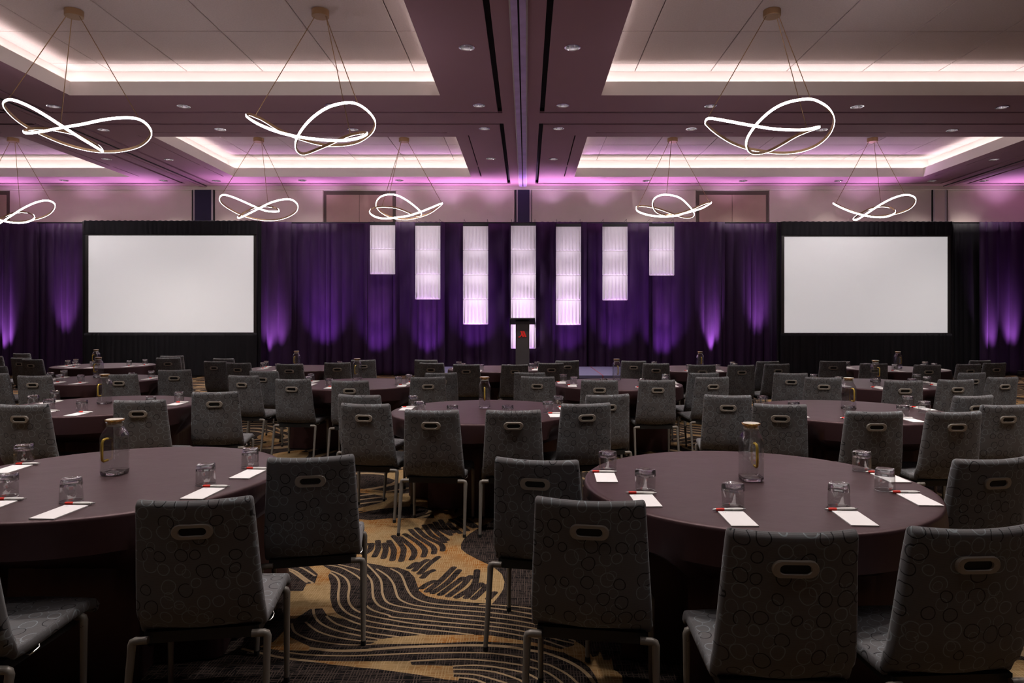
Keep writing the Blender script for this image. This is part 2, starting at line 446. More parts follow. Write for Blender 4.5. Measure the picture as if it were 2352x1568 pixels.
# ---- recessed downlights
can_meshes = {}
def can_part(key, fn, mat):
    if key not in can_meshes: can_meshes[key] = fn().mesh(key, mat)
    return can_meshes[key]
def f_ring():
    b = MB(); b.lathe([(0.114, 0.0), (0.114, -0.006), (0.099, -0.008), (0.094, 0.0)], 28, caps=False); return b
def f_cup():
    b = MB(); b.lathe([(0.094, 0.0), (0.088, 0.05), (0.072, 0.10), (0.05, 0.13)], 28, caps=False); return b
def f_disc():
    b = MB(); b.lathe([(0.055, 0.128), (0.052, 0.122), (0.001, 0.118)], 20, caps=False); return b
cans_sorted = list(enumerate(cans[:NVIEW]))
can_groups = {}
for i, (x, y) in cans_sorted:
    px, py = CANS[i]
    zone = ('left' if px < 470 else 'centre left' if px < 1200 else 'centre right' if px < 1760 else 'right')
    depth = 'nearest' if py < 200 else 'second row' if py < 270 else 'third row' if py < 330 else 'fourth row' if py < 400 else 'wall row'
    can_groups.setdefault((zone, depth), []).append((px, i))
ORD = ['leftmost', 'second from left', 'third from left', 'fourth from left', 'fifth from left', 'sixth from left', 'seventh from left']
for (zone, depth), lst in can_groups.items():
    lst.sort()
    for k, (px, i) in enumerate(lst):
        x, y = cans[i]
        e = empty('recessed_downlight', (x, y, ZS))
        pos = '' if len(lst) == 1 else (ORD[k] + ' ')
        tag(e, 'round recessed silver downlight, %s%s of ceiling, %s' % (pos, zone, depth), 'downlight', 'recessed ceiling downlights')
        link(bpy.data.objects.new('trim_ring', can_part('trim_ring', f_ring, M['chrome'])), e)
        link(bpy.data.objects.new('reflector', can_part('reflector', f_cup, M['chrome'])), e)
        link(bpy.data.objects.new('lamp', can_part('lamp', f_disc, M['lamp_on'])), e)
        l = bpy.data.lights.new('downlight_beam', 'SPOT'); l.energy = CAN_W * (0.35 if CANS[i][1] > 400 else 1.0); l.spot_size = R(95); l.spot_blend = 0.8; l.shadow_soft_size = 0.05; l.color = WARM
        lo = bpy.data.objects.new('downlight_beam', l); lo.location = (0, 0, 0.10); link(lo, e)

for k, (x, y) in enumerate(cans[NVIEW:]):  # fill lamps out of view, put in to brighten chair backs
    e = empty('recessed_downlight', (x, y, ZS))
    tag(e, 'added fill downlight %s in the %s row overhead, out of view' % (['far left', 'left', 'centre left', 'centre', 'centre right', 'right', 'far right'][k % 7], ['rear', 'middle', 'front'][k // 7]), 'downlight', 'added fill downlights over the viewer')
    for nm_ in ('trim_ring', 'reflector', 'lamp'): link(bpy.data.objects.new(nm_, can_meshes[nm_]), e)
    l = bpy.data.lights.new('downlight_beam', 'SPOT'); l.energy = FILL_CAN_W * (0.10 if y < 2 else 1.0); l.spot_size = R(110); l.spot_blend = 0.8; l.shadow_soft_size = 0.05; l.color = WARM
    lo = bpy.data.objects.new('downlight_beam', l); lo.location = (0, 0, 0.10); link(lo, e)

# ---- partition tracks
for i, xp in enumerate(PART):
    e = empty('partition_track', (xp, 0, ZS)); tag(e, ['dark folding-wall ceiling track on the left', 'folding-wall ceiling track tinted by purple light, down the middle', 'dark folding-wall ceiling track on the right'][i], 'ceiling track')
    mt = M['track'] if i == 1 else M['soffit']
    for s in (-1, 1):
        b = MB(); x0, x1 = (0.012, 0.095) if s > 0 else (-0.095, -0.012)
        b.box(x0, x1, 5.0, DW - 0.08, -0.03, -0.002); b.obj('rail', mt, e, smooth=False)
        b = MB(); x0, x1 = (0.097, 0.116) if s > 0 else (-0.116, -0.097)
        b.box(x0, x1, 5.0, DW - 0.08, -0.018, -0.002); b.obj('edge_trim', M['pale_trim'] if i == 1 else M['black'], e, smooth=False)
    b = MB(); b.box(-0.011, 0.011, 5.0, DW - 0.08, -0.012, -0.002); b.obj('slot_shadow', M['cavity'], e, smooth=False)

# ---- walls
def wall(name, x0, x1, y0, y1, z0, z1, mat, label):
    b = MB(); b.box(x0, x1, y0, y1, z0, z1)
    return tag(b.obj(name, mat, smooth=False), label, kind='structure')
wall_back = wall('wall_back', XL, XR, DW + 0.06, DW + 0.2, 0, ZS + 0.6, M['wall'], 'pale beige back wall above the drape')
wall('wall_left', XL - 0.2, XL, YB, DW + 0.2, 0, ZS + 0.6, M['sidewall'], 'left side wall')
wall('wall_right', XR, XR + 0.2, YB, DW + 0.2, 0, ZS + 0.6, M['sidewall'], 'right side wall')
wall('wall_front', XL - 0.2, XR + 0.2, YB - 0.2, YB, 0, ZS + 0.6, M['sidewall'], 'wall behind the viewer')
wall('ceiling_upper', XL - 0.2, XR + 0.2, YB - 0.2, DW + 0.2, ZS + 0.62, ZS + 0.8, M['cavity'], 'dark slab above the ceiling')
def wz(py): return fz(py, DW)
def wx(px): return fx(px, DW)
# upholstered wall panels between posts and door bays
bays = [(-18.5, wx(-150)), (wx(22), wx(441)), (wx(493), wx(742)), (wx(909), wx(1182)), (wx(1221), wx(1598)), (wx(1767), wx(2140)), (wx(2176), 21.3)]
for a, c in bays:
    b = MB(); b.box(a + 0.008, c - 0.008, DW + 0.0, DW + 0.07, 0.0, ZS - 0.11); b.obj('wall_panel', M['wall'], wall_back, smooth=False)
b = MB(); b.box(XL, XR, DW - 0.06, DW + 0.07, ZS - 0.10, ZS - 0.001); tag(b.obj('trim_1', M['wall'], smooth=False), 'plain cornice strip along the top of the back wall', kind='structure')
# high double doors
for i, (a, c, mid) in enumerate(((-150, 20, -65), (743, 908, 825), (1600, 1766, 1682))):
    top = 438; e = 9
    b = MB(); x0, x1, z1 = wx(a), wx(c), wz(top)
    b.box(x0, x1, DW + 0.035, DW + 0.06, 0, z1)
    d = tag(b.obj('door_%d' % (i + 1), M['wall_trim'], smooth=False), ['tan double doors high on the far left of the back wall', 'tan double doors on back wall left of centre', 'tan double doors on back wall right of centre'][i], kind='structure')
    for xa, xb in ((a + 6, mid), (mid, c - 6)):
        b = MB(); b.box(wx(xa) + 0.006, wx(xb) - 0.006, DW + 0.01, DW + 0.034, 0.01, wz(top + e)); b.obj('door_leaf', M['door_leaf'], d, smooth=False)
    b = MB(); b.box(x0, x1, DW + 0.0, DW + 0.06, z1 + 0.004, ZS - 0.11); b.obj('overhead_panel', M['wall'], d, smooth=False)
# partition end posts
for i, (a, c, n0, n1) in enumerate(((442, 492, 448, 486), (1182.5, 1220.5, 1189.5, 1216), (2141, 2175, 2146, 2169))):
    e = empty('partition_post', (0, DW, 0)); tag(e, ['navy-faced partition end post on back wall behind left screen', 'navy-faced partition end post at centre of back wall', 'beige-faced partition end post behind the right screen'][i], 'post')
    b = MB(); b.box(wx(a), wx(c), -0.01, 0.05, 0, wz(430)); b.obj('post_body', M['black'], e, smooth=False)
    b = MB(); b.box(wx(n0), wx(n1), -0.025, -0.011, 0, wz(435.5)); b.obj('post_face', M['navy'] if i < 2 else M['wall'], e, smooth=False)
    for xa, xb in ((n0 - 3, n0 - 0.3), (n1 + 0.3, n1 + 4)):
        b = MB(); b.box(wx(xa), wx(xb), -0.030, -0.011, 0, wz(434)); b.obj('post_trim', M['pale_trim'], e, smooth=False)
    b = MB(); b.box(wx(a) - 0.03, wx(c) + 0.03, -0.05, 0.05, wz(433.5), wz(429.8)); b.obj('post_header', M['black'], e, smooth=False)

# ================================================================ CARPET
def P(lst, ox, oy, s):      # points read on the floor -> world floor coordinates
    out = []
    for x, y in lst:
        px, py = ox + x / s, oy + y / s
        D = EYE * F / (py - PY0)
        out.append((fx(px, D), D))
    return out
S = 5.88
C2 = lambda l: P(l, 850, 1160, S)
C1 = lambda l: P(l, 560, 1160, S)
C3 = lambda l: P(l, 500, 1340, S)
C4 = lambda l: P(l, 850, 1340, S)
C5 = lambda l: P(l, 1150, 1400, 7.84)
polys = [
 C2([(-420,160),(0,200),(540,150),(900,140),(1050,160),(1200,150),(1730,110),(1900,60),(1900,90),(1730,165),(1600,240),(1480,300),(1350,380),(1270,450),(1225,530),(1230,590),(1300,650),(1450,730),(1600,800),(1700,860),(1780,930),(1815,1030),(1800,1130),(1750,1210),(1650,1330),(1400,1315),(1100,1285),(900,1260),(750,1220),(660,1150),(630,1060),(600,970),(520,890),(380,840),(250,835),(90,800),(-80,775),(-200,768),(-320,740),(-420,600)]),
 C1([(820,780),(850,800),(1000,930),(960,1050),(850,1060),(820,1110),(750,1280),(640,1330),(580,1400),(560,1529),(700,1529),(900,1400),(1060,1390),(1130,1480),(1300,1529),(1370,1529),(1300,1500),(1200,1400),(1165,1250),(1175,1080),(1140,950),(1180,880),(1030,790),(1000,770)]),
 C3([(900,330),(1100,300),(1280,320),(1400,310),(1480,430),(1590,400),(1530,300),(1480,100),(900,100)]),
 C3([(560,850),(760,780),(900,630),(980,720),(1140,800),(1240,845),(1240,905),(850,900),(700,880)]),
 C4([(130,750),(390,715),(740,690),(1000,692),(1390,690),(1640,700),(2080,770),(2352,820),(2600,890),(2600,930),(2352,870),(2080,815),(1640,785),(1400,780),(1000,800),(600,810),(270,812),(0,822)]),
 C3([(1250,1035),(1700,1048),(2352,1045),(2352,1165),(1900,1130),(1500,1085)]),
 C4([(0,1050),(540,1045),(560,1095),(1120,1110),(1130,1250),(1110,1255),(1190,1260),(1200,1310),(1000,1290),(600,1220),(0,1140)]),
 C5([(1050,720),(1320,640),(1330,560),(1450,620),(1560,720),(1660,850),(1760,820),(1780,720),(1850,900),(1980,900),(1990,780),(2030,1080),(2100,1110),(2190,1190),(2200,1317),(1760,1317),(1700,1180),(1600,1040),(1450,920),(1250,830)]),
]
lines = [
 (C2([(280,855),(400,920),(450,1000),(480,1080),(530,1180),(600,1250),(750,1308),(1000,1343),(1640,1386),(2085,1450),(2500,1530)]), .0065),
 (C2([(90,860),(230,950),(310,1050),(345,1150),(370,1230),(430,1288),(600,1348),(1000,1398),(1640,1450),(2085,1510),(2500,1600)]), .0065),
 (C2([(-40,800),(60,900),(140,1000),(160,1100),(165,1180),(210,1288),(330,1348),(600,1398),(1000,1458),(1640,1513),(2085,1576),(2500,1665)]), .0065),
 (C1([(1280,800),(1560,870),(1700,980),(1735,1080),(1745,1230),(1800,1330),(1900,1390),(2100,1443),(2400,1473),(2705,1513)]) + C4([(1640,520),(2085,578),(2500,660)]), .0065),
 (C1([(1080,800),(1280,830),(1420,890),(1560,980),(1610,1080),(1600,1250),(1640,1340),(1750,1420),(1950,1480)]) + C4([(300,450),(600,480),(1000,520),(1640,575),(2085,645),(2500,740)]), .0065),
 (C1([(1180,885),(1300,935),(1390,1000),(1425,1100),(1410,1230),(1430,1330),(1520,1420),(1705,1490)]) + C4([(300,490),(600,540),(1000,575),(1640,635),(2085,710)]), .0065),
 (C1([(1150,900),(1250,965),(1290,1060),(1275,1200),(1290,1330),(1380,1440),(1520,1510)]) + C4([(0,510),(300,560),(600,600),(1000,640),(1390,690)]), .0065),
 (C3([(1540,330),(1590,400),(1700,460),(1870,530),(2058,580)]) + C4([(300,625),(740,690)]), .0065),
 (C3([(1470,440),(1600,540),(1860,620),(2058,660)]) + C4([(0,665),(380,715)]), .006),
 (C3([(1290,340),(1310,440),(1400,540),(1600,630),(1860,690),(2190,752)]), .0065),
 (C3([(1190,520),(1350,640),(1600,720),(1930,770),(2300,775)]), .006),
 (C3([(1000,540),(1030,640),(1140,710),(1300,765),(1600,812),(1900,826),(2300,800)]), .006),
 (C3([(1240,870),(1600,905),(2058,895)]) + C4([(0,890),(500,855),(1000,838),(1400,830),(1800,845),(2080,885),(2352,930)]), .011),
 (C3([(840,910),(1200,958),(1700,973),(2058,965)]) + C4([(0,965),(600,940),(1200,930),(1640,940),(2080,1000),(2352,1080)]) + C5([(900,1000),(1200,1160),(1380,1317)]), .006),
 (C3([(340,880),(800,985),(1250,1043),(1700,1075)]), .008),
 (C4([(550,1045),(900,1025),(1300,1020),(1700,1050),(2080,1105)]) + C5([(550,1035),(850,1130),(1110,1317)]), .006),
 (C4([(1130,1110),(1400,1100),(1700,1125),(2080,1200)]) + C5([(550,1180),(800,1317)]), .006),
 (C4([(1130,1155),(1400,1160),(1700,1195),(2000,1290),(2080,1341)]), .006),
 (C4([(1120,1212),(1400,1225),(1600,1270),(1840,1341)]), .006),
 (C4([(1190,1265),(1400,1290),(1550,1341)]), .006),
 (C5([(550,725),(900,800),(1300,970),(1550,1150),(1680,1317)]), .009),
 (C5([(550,490),(800,550),(1000,620),(1200,690)]), .006), (C5([(600,430),(750,460),(1000,530),(1300,600)]), .006), (C5([(900,400),(1050,450),(1330,560)]), .007),
 (C1([(420,800),(560,845),(700,890),(850,1000),(930,1045)]), .007), (C1([(640,800),(800,850),(960,950)]), .007), (C1([(420,870),(600,880),(700,930),(850,1040)]), .007),
 (C2([(1480,1340),(1700,1345),(2085,1380),(2500,1450)]), .006),
]
strokes = [C2(l) for l in (
 [(105,480),(110,580),(60,690)], [(200,515),(210,610),(180,710)], [(255,480),(320,600),(300,740)], [(315,415),(440,560),(450,640),(420,750)],
 [(400,430),(560,560),(600,650),(560,730)], [(470,390),(640,500),(740,600),(720,690)], [(545,330),(650,430),(850,560),(860,650)],
 [(630,310),(760,430),(960,530),(980,610)], [(730,270),(830,400),(960,470),(1010,500)], [(810,260),(900,360),(1040,470)], [(880,230),(960,330),(1090,400)],
 [(950,200),(1020,300),(1120,370)], [(1060,245),(1130,310),(1220,375)], [(1090,195),(1200,260),(1320,340)], [(1160,175),(1300,250),(1400,300)],
 [(1260,165),(1400,260),(1460,295)], [(530,845),(620,780)], [(600,880),(700,780),(770,740)], [(670,920),(790,800),(920,700)],
 [(710,975),(780,910),(850,880)], [(700,1115),(780,1060),(860,1025)], [(770,1160),(950,1020),(1130,840)], [(850,1180),(1050,1040),(1200,880)],
 [(950,1205),(1130,1070),(1250,980)], [(1060,1225),(1250,1080),(1350,960)], [(1170,1240),(1400,1080),(1445,880)], [(1300,1245),(1420,1130),(1500,1060)],
 [(1400,1260),(1500,1170),(1580,1080)], [(1600,1260),(1680,1180)], [(20,520),(0,600),(-80,660)], [(-60,520),(-110,600),(-140,650)])]
CX0, CX1, CY0, CY1, CS = -1.75, 1.15, 2.70, 5.15, 0.0065
nx, ny = int((CX1 - CX0) / CS) + 1, int((CY1 - CY0) / CS) + 1
gxs = np.linspace(CX0, CX1, nx); gys = np.linspace(CY0, CY1, ny)
GXX, GYY = np.meshgrid(gxs, gys); Q = np.stack([GXX.ravel(), GYY.ravel()], 1)
def seg_dist(pts, closed=False, pad=None):
    d = np.full(len(Q), 9.0); m = len(pts)
    for i in range(m if closed else m - 1):
        a = np.array(pts[i]); b_ = np.array(pts[(i+1) % m]); ab = b_ - a
        if pad is None: sel = slice(None)
        else:
            lo, hi = np.minimum(a, b_) - pad, np.maximum(a, b_) + pad
            sel = np.nonzero((Q[:, 0] > lo[0]) & (Q[:, 0] < hi[0]) & (Q[:, 1] > lo[1]) & (Q[:, 1] < hi[1]))[0]
        q = Q[sel]
        t = np.clip(((q - a) @ ab) / max(1e-9, ab @ ab), 0, 1)
        d[sel] = np.minimum(d[sel], np.hypot(*(q - a - t[:, None] * ab).T))
    return d
def smooth_pl(pts, n=5):
    out = []
    for i in range(len(pts) - 1):
        p0, p1, p2, p3 = (np.array(pts[max(0, i-1)]), np.array(pts[i]), np.array(pts[i+1]), np.array(pts[min(len(pts)-1, i+2)]))
        for k in range(n):
            t = k / n
            out.append(tuple(0.5*((2*p1) + (-p0+p2)*t + (2*p0-5*p1+4*p2-p3)*t*t + (-p0+3*p1-3*p2+p3)*t**3)))
    out.append(tuple(pts[-1])); return out
def inside(pts):
    r = np.zeros(len(Q), bool); m = len(pts)
    for i in range(m):
        (xa, ya), (xb, yb) = pts[i], pts[i-1]
        c = ((ya > Q[:, 1]) != (yb > Q[:, 1])) & (Q[:, 0] < (xb - xa) * (Q[:, 1] - ya) / ((yb - ya) if abs(yb - ya) > 1e-9 else 1e-9) + xa)
        r ^= c
    return r
g = np.full(len(Q), 9.0); ln = np.full(len(Q), 9.0)
for p in polys:
    d = seg_dist(p, True); g = np.minimum(g, np.where(inside(p), -d, d))
for p, hw in lines:
    ln = np.minimum(ln, np.minimum(seg_dist(smooth_pl(p, 3), pad=0.04), 0.04) - hw)
st = np.full(len(Q), 9.0)
for p in strokes:
    st = np.minimum(st, np.minimum(seg_dist(smooth_pl(p, 4), pad=0.05), 0.05) - 0.0198)
gold = np.maximum(np.minimum(g, ln), -st)
edge = np.minimum(np.minimum(Q[:, 0] - CX0, CX1 - Q[:, 0]), np.minimum(Q[:, 1] - CY0, CY1 - Q[:, 1]))
verts = [(x, y, 0.0) for x, y in Q]
faces = []
for j in range(ny - 1):
    r0 = j * nx
    for i in range(nx - 1): faces.append((r0 + i, r0 + i + 1, r0 + nx + i + 1, r0 + nx + i))
base = len(verts)
ox, oy = [XL, CX0, CX1, XR], [YB, CY0, CY1, DW + 0.1]
verts += [(x, y, 0.0) for y in oy for x in ox]
for j in range(3):
    for i in range(3):
        if i == 1 and j == 1: continue
        faces.append((base + j*4 + i, base + j*4 + i + 1, base + (j+1)*4 + i + 1, base + (j+1)*4 + i))
me = bpy.data.meshes.new('floor'); me.from_pydata(verts, [], faces)
for nm, arr in (('gold_sdf', np.concatenate([gold, np.full(16, 9.0)])), ('traced', np.concatenate([np.clip(edge / 0.12, 0, 1), np.zeros(16)])),
                ('line_sdf', np.concatenate([g, np.full(16, 9.0)]))):
    at = me.attributes.new(nm, 'FLOAT', 'POINT'); at.data.foreach_set('value', arr.astype(np.float32))
def carpet_mat():
    m, nt, b = newmat('swirl_carpet'); L = nt.links
    tc = N(nt, 'ShaderNodeTexCoord'); pos = tc.outputs['Object']
    sep = N(nt, 'ShaderNodeSeparateXYZ'); L.new(pos, sep.inputs[0])
    def attr(n):
        a = N(nt, 'ShaderNodeAttribute'); a.attribute_name = n; return a.outputs['Fac']
    def noise(scale, detail=2, rough=0.5, vec=None):
        n = N(nt, 'ShaderNodeTexNoise'); n.inputs['Scale'].default_value = scale; n.inputs['Detail'].default_value = detail; n.inputs['Roughness'].default_value = rough
        L.new(vec if vec is not None else pos, n.inputs['Vector']); return n.outputs['Fac']
    # traced motif
    jag = math_n(nt, 'MULTIPLY', math_n(nt, 'SUBTRACT', noise(160), 0.5), 0.0028)
    gold_t = math_n(nt, 'LESS_THAN', math_n(nt, 'ADD', attr('gold_sdf'), jag), 0.0)
    # repeat of the motif elsewhere: contour stripes of a slow field and broad gold ribbons
    slow = noise(0.42, 1, 0.4); slow2 = noise(0.55, 1, 0.4, None)
    mp = N(nt, 'ShaderNodeMapping'); mp.inputs['Location'].default_value = (31, 12, 4); L.new(pos, mp.inputs['Vector'])
    slow2 = noise(0.5, 1, 0.4, mp.outputs['Vector'])
    fr = math_n(nt, 'FRACT', math_n(nt, 'MULTIPLY', slow, 26.0))
    stripe = math_n(nt, 'LESS_THAN', fr, 0.27)
    fr2 = math_n(nt, 'FRACT', math_n(nt, 'MULTIPLY', slow2, 5.5))
    ribbon = math_n(nt, 'LESS_THAN', fr2, 0.22)
    leaf = math_n(nt, 'LESS_THAN', math_n(nt, 'FRACT', math_n(nt, 'MULTIPLY', slow, 40.0)), 0.45)
    leaf = math_n(nt, 'MULTIPLY', leaf, math_n(nt, 'GREATER_THAN', noise(1.1), 0.55))
    gold_p = math_n(nt, 'MAXIMUM', stripe, ribbon)
    gold_p = math_n(nt, 'MULTIPLY', gold_p, math_n(nt, 'SUBTRACT', 1.0, math_n(nt, 'MULTIPLY', ribbon, leaf)))
    tr = math_n(nt, 'GREATER_THAN', attr('traced'), 0.02)
    gold = N(nt, 'ShaderNodeMix', data_type='FLOAT'); L.new(tr, gold.inputs[0]); L.new(gold_p, gold.inputs[2]); L.new(gold_t, gold.inputs[3])
    gold = gold.outputs[0]
    thin_t = math_n(nt, 'GREATER_THAN', attr('line_sdf'), 0.0)
    # woven thread grid (slightly skewed)
    sx = math_n(nt, 'ADD', sep.outputs[0], math_n(nt, 'MULTIPLY', math_n(nt, 'SUBTRACT', noise(14), 0.5), 0.012))
    sy = math_n(nt, 'ADD', sep.outputs[1], math_n(nt, 'MULTIPLY', math_n(nt, 'SUBTRACT', noise(13), 0.5), 0.012))
    wx_ = math_n(nt, 'LESS_THAN', math_n(nt, 'FRACT', math_n(nt, 'MULTIPLY', sx, 80.0)), 0.42)
    wy_ = math_n(nt, 'LESS_THAN', math_n(nt, 'FRACT', math_n(nt, 'MULTIPLY', sy, 80.0)), 0.42)
    mpx = N(nt, 'ShaderNodeMapping'); mpx.inputs['Scale'].default_value = (80, 9, 1); L.new(pos, mpx.inputs['Vector'])
    mpy = N(nt, 'ShaderNodeMapping'); mpy.inputs['Scale'].default_value = (9, 80, 1); L.new(pos, mpy.inputs['Vector'])
    wx_ = math_n(nt, 'MULTIPLY', wx_, math_n(nt, 'GREATER_THAN', noise(1, 1, 0.5, mpx.outputs[0]), 0.47))
    wy_ = math_n(nt, 'MULTIPLY', wy_, math_n(nt, 'GREATER_THAN', noise(1, 1, 0.5, mpy.outputs[0]), 0.45))
    thread = math_n(nt, 'MAXIMUM', wx_, wy_)
    dark = mix_c(nt, thread, (0.006, 0.005, 0.005), (0.050, 0.036, 0.030))
    warm = noise(2.2, 2)
    goldc = mix_c(nt, math_n(nt, 'MULTIPLY', math_n(nt, 'SUBTRACT', warm, 0.42, True), 5.0, True), (0.225, 0.148, 0.068), (0.22, 0.088, 0.018))
    goldc = mix_c(nt, math_n(nt, 'MULTIPLY', thread, 0.7), goldc, (0.34, 0.235, 0.12))
    tan = (0.27, 0.19, 0.11)
    gc_t = mix_c(nt, thin_t, goldc, tan)
    gc = mix_c(nt, tr, mix_c(nt, ribbon, tan, goldc), gc_t)
    col = mix_c(nt, gold, dark, gc)
    L.new(col, b.inputs['Base Color'])
    b.inputs['Roughness'].default_value = 0.95; b.inputs['Specular IOR Level'].default_value = 0.05
    bp = N(nt, 'ShaderNodeBump'); bp.inputs['Strength'].default_value = 0.5; bp.inputs['Distance'].default_value = 0.004
    L.new(math_n(nt, 'ADD', thread, noise(220)), bp.inputs['Height']); L.new(bp.outputs[0], b.inputs['Normal'])
    return m
M['carpet'] = carpet_mat()
me.materials.append(M['carpet'])
floor = tag(link(bpy.data.objects.new('floor', me)), 'dark carpet with gold swirls and tan contour lines', kind='structure')

# ================================================================ STAGE END OF THE ROOM
DD = 18.75                                    # drape plane
DZ = fz(510, DD)                              # drape top
def curtain(name, x0, x1, y, z0, z1, mat, label, seed=0, fold=0.17, depth=0.05, cat='curtain', group='pipe and drape panels', step=0.022, flare=0.25):
    rnd = random.Random(seed)
    # irregular pleats: random widths accumulate into a phase function
    edges = [x0]; ph = []
    while edges[-1] < x1: edges.append(edges[-1] + fold * rnd.uniform(0.55, 1.6))
    amps = [rnd.uniform(0.35, 1.0) for _ in edges]
    n = max(8, int((x1 - x0) / step)); rows = [0, .03, .08, .2, .4, .6, .8, .93, 1]
    xs = [x0 + (x1 - x0) * i / n for i in range(n + 1)]
    prof, sway = [], []
    k = 0
    for x in xs:
        while k < len(edges) - 2 and x > edges[k + 1]: k += 1
        t = (x - edges[k]) / (edges[k + 1] - edges[k])
        a = amps[k] * (1 - 0) ; s = math.sin(math.pi * min(1, max(0, t)))
        prof.append(-a * (s ** 0.8)); sway.append(mnoise.noise(Vector((x * 2.1, seed * 3.7, 0))))
    vs, fs = [], []
    for r in rows:
        z = z0 + (z1 - z0) * r
        for x, p, w in zip(xs, prof, sway):
            a = depth * (0.55 + 0.45 * (1 - r) + (flare if r < 0.05 else 0)) * (0.6 if r > 0.97 else 1)
            vs.append((x + 0.035 * w * (1 - r), y + a * p + 0.02 * w * (1 - r), z + (0.006 * math.sin(x * 40 + seed) if r == 1 else 0)))
    m = n + 1
    for j in range(len(rows) - 1):
        for i in range(n): fs.append((j*m + i, j*m + i + 1, (j+1)*m + i + 1, (j+1)*m + i))
    b = MB(); b.add(vs, fs)
    o = b.obj(name, mat, angle=80)
    tag(o, label, cat, group)
    sol = o.modifiers.new('thickness', 'SOLIDIFY'); sol.thickness = 0.006; sol.offset = 1
    return o
dpx = lambda p: fx(p, DD)
PANELS = [(-170, 84, 'leftmost purple drape panel, left of the left screen'), (84, 192, 'narrow purple drape panel touching the left side of the left screen'),
          (590, 668, 'narrow purple drape panel just right of the left screen'), (668, 848, 'purple drape panel left of the seven white banners'),
          (848, 1020, 'purple drape panel behind the two leftmost white banners'), (1020, 1180, 'purple drape panel behind the third white banner'),
          (1180, 1345, 'purple drape panel behind the lectern and fifth banner'), (1345, 1500, 'purple drape panel behind the sixth white banner'),
          (1500, 1662, 'purple drape panel right of the seven white banners'), (1662, 1792, 'purple drape panel touching left side of the right screen'),
          (2252, 2520, 'rightmost purple drape panel at the right edge')]
for i, (a, c, lab) in enumerate(PANELS):
    ex = 0.24 if i % 2 else 0.03                  # the rear panels reach in behind their neighbours
    curtain('stage_curtain', dpx(a) - ex, dpx(c) + ex, DD + 0.19 * (i % 2), 0.012, DZ, M['drape'], lab, seed=i + 3, fold=0.25, depth=0.15)
for i, (a, c, lab) in enumerate([(192, 590, 'black drape hanging behind the left screen'), (1792, 2192, 'black drape hanging behind the right screen'), (2190, 2254, 'narrow black drape just right of the right screen')]):
    curtain('black_drape', dpx(a) - (0.4 if i < 2 else 0.15), dpx(c) + 0.4, DD + (0.36 if i < 2 else 0.19), 0.012, DZ + 0.015, M['drape_black'], lab, seed=40 + i, fold=0.16, depth=0.07)
# pipe carrying the drape
b = MB(); b.tube([(dpx(-200), DD + 0.072, DZ - 0.004), (dpx(2560), DD + 0.072, DZ - 0.004)], 0.018)
tag(b.obj('drape_pipe', M['black']), 'long black pipe carrying the drape along its top', 'pipe')

# screens with black dressing
for si, (a, c, t, bt, side) in enumerate(((203.5, 583, 541, 763, 'left'), (1801, 2176, 543.5, 764, 'right'))):
    DS = 18.35
    x0, x1, z1, z0 = fx(a, DS), fx(c, DS), fz(t, DS), fz(bt, DS)
    e = empty('projection_screen', ((x0 + x1) / 2, DS, 0)); w, hz = (x1 - x0) / 2, z1
    tag(e, 'large blank white projection screen on the %s, black frame' % side, 'screen')
    b = MB(); b.box(-w, w, -0.004, 0.004, z0, z1); b.obj('screen_surface', M['screen'], e, smooth=False)
    fw = 0.075
    for q in ((-w - fw, w + fw, z1 + .001, z1 + fw * 0.7), (-w - fw, w + fw, z0 - fw * 0.55, z0 - .001)):
        b = MB(); b.box(q[0], q[1], -0.02, 0.03, q[2], q[3]); b.obj('frame_rail', M['frame_black'], e, smooth=False)
    for s in (-1, 1):
        xa, xb = sorted((s * w + s * .001, s * (w + fw)))
        b = MB(); b.box(xa, xb, -0.02, 0.03, z0, z1); b.obj('frame_stile', M['frame_black'], e, smooth=False)
        b = MB(); b.box(s*w - 0.03, s*w + 0.03, 0.035, 0.085, 0, z0 + 0.3)
        b.box(s*w - 0.03, s*w + 0.03, -0.35, 0.10, 0, 0.04); b.obj('stand_leg', M['black'], e, smooth=False)
    ztop = fz(507 if si == 0 else 509, DS)
    curtain('screen_valance', x0 - fw - 0.03, x1 + fw + 0.03, DS - 0.03, z1 + 0.03, ztop, M['drape_black'], 'short black valance above the %s screen' % side, seed=60 + si, fold=0.14, depth=0.03, group='screen dressing', flare=0)
    curtain('screen_skirt', x0 - fw - 0.03, x1 + fw + 0.03, DS - 0.03, 0.012, z0 - 0.02, M['drape_black'], 'black pleated skirt below the %s screen' % side, seed=70 + si, fold=0.13, depth=0.045, group='screen dressing')
    for s, nm in ((-1, 'left'), (1, 'right')):
        xs_ = x0 - fw - 0.12 if s < 0 else x1 + fw + 0.01
        curtain('screen_side_drape', xs_, xs_ + 0.11, DS + 0.05, 0.012, ztop, M['drape_black'], 'slim black drape on the %s edge of the %s screen' % (nm, side), seed=80 + si * 2 + s, fold=0.07, depth=0.03, group='screen dressing')

# stage
HS = 0.40
e = empty('stage', (0, 13.75, 0)); tag(e, 'low stage platform with grey-blue deck below the lectern', 'stage')
for i in range(4):
    x0 = -2.10 + 1.22 * i
    b = MB(); b.box(x0 + 0.012, x0 + 1.208, 0, 2.7, HS - 0.06, HS); b.obj('deck_panel', M['stage_top'], e, smooth=False)
    if i:
        for dx in (-0.010, 0.004):
            b = MB(); b.box(x0 + dx, x0 + dx + 0.006, 0, 2.7, HS - 0.05, HS + 0.002); b.obj('seam_strip', M['stage_seam'], e, smooth=False)
b = MB(); b.box(-2.10, 2.78, 0.02, 2.68, 0, HS - 0.065); b.obj('stage_skirt', M['drape_black'], e, smooth=False)

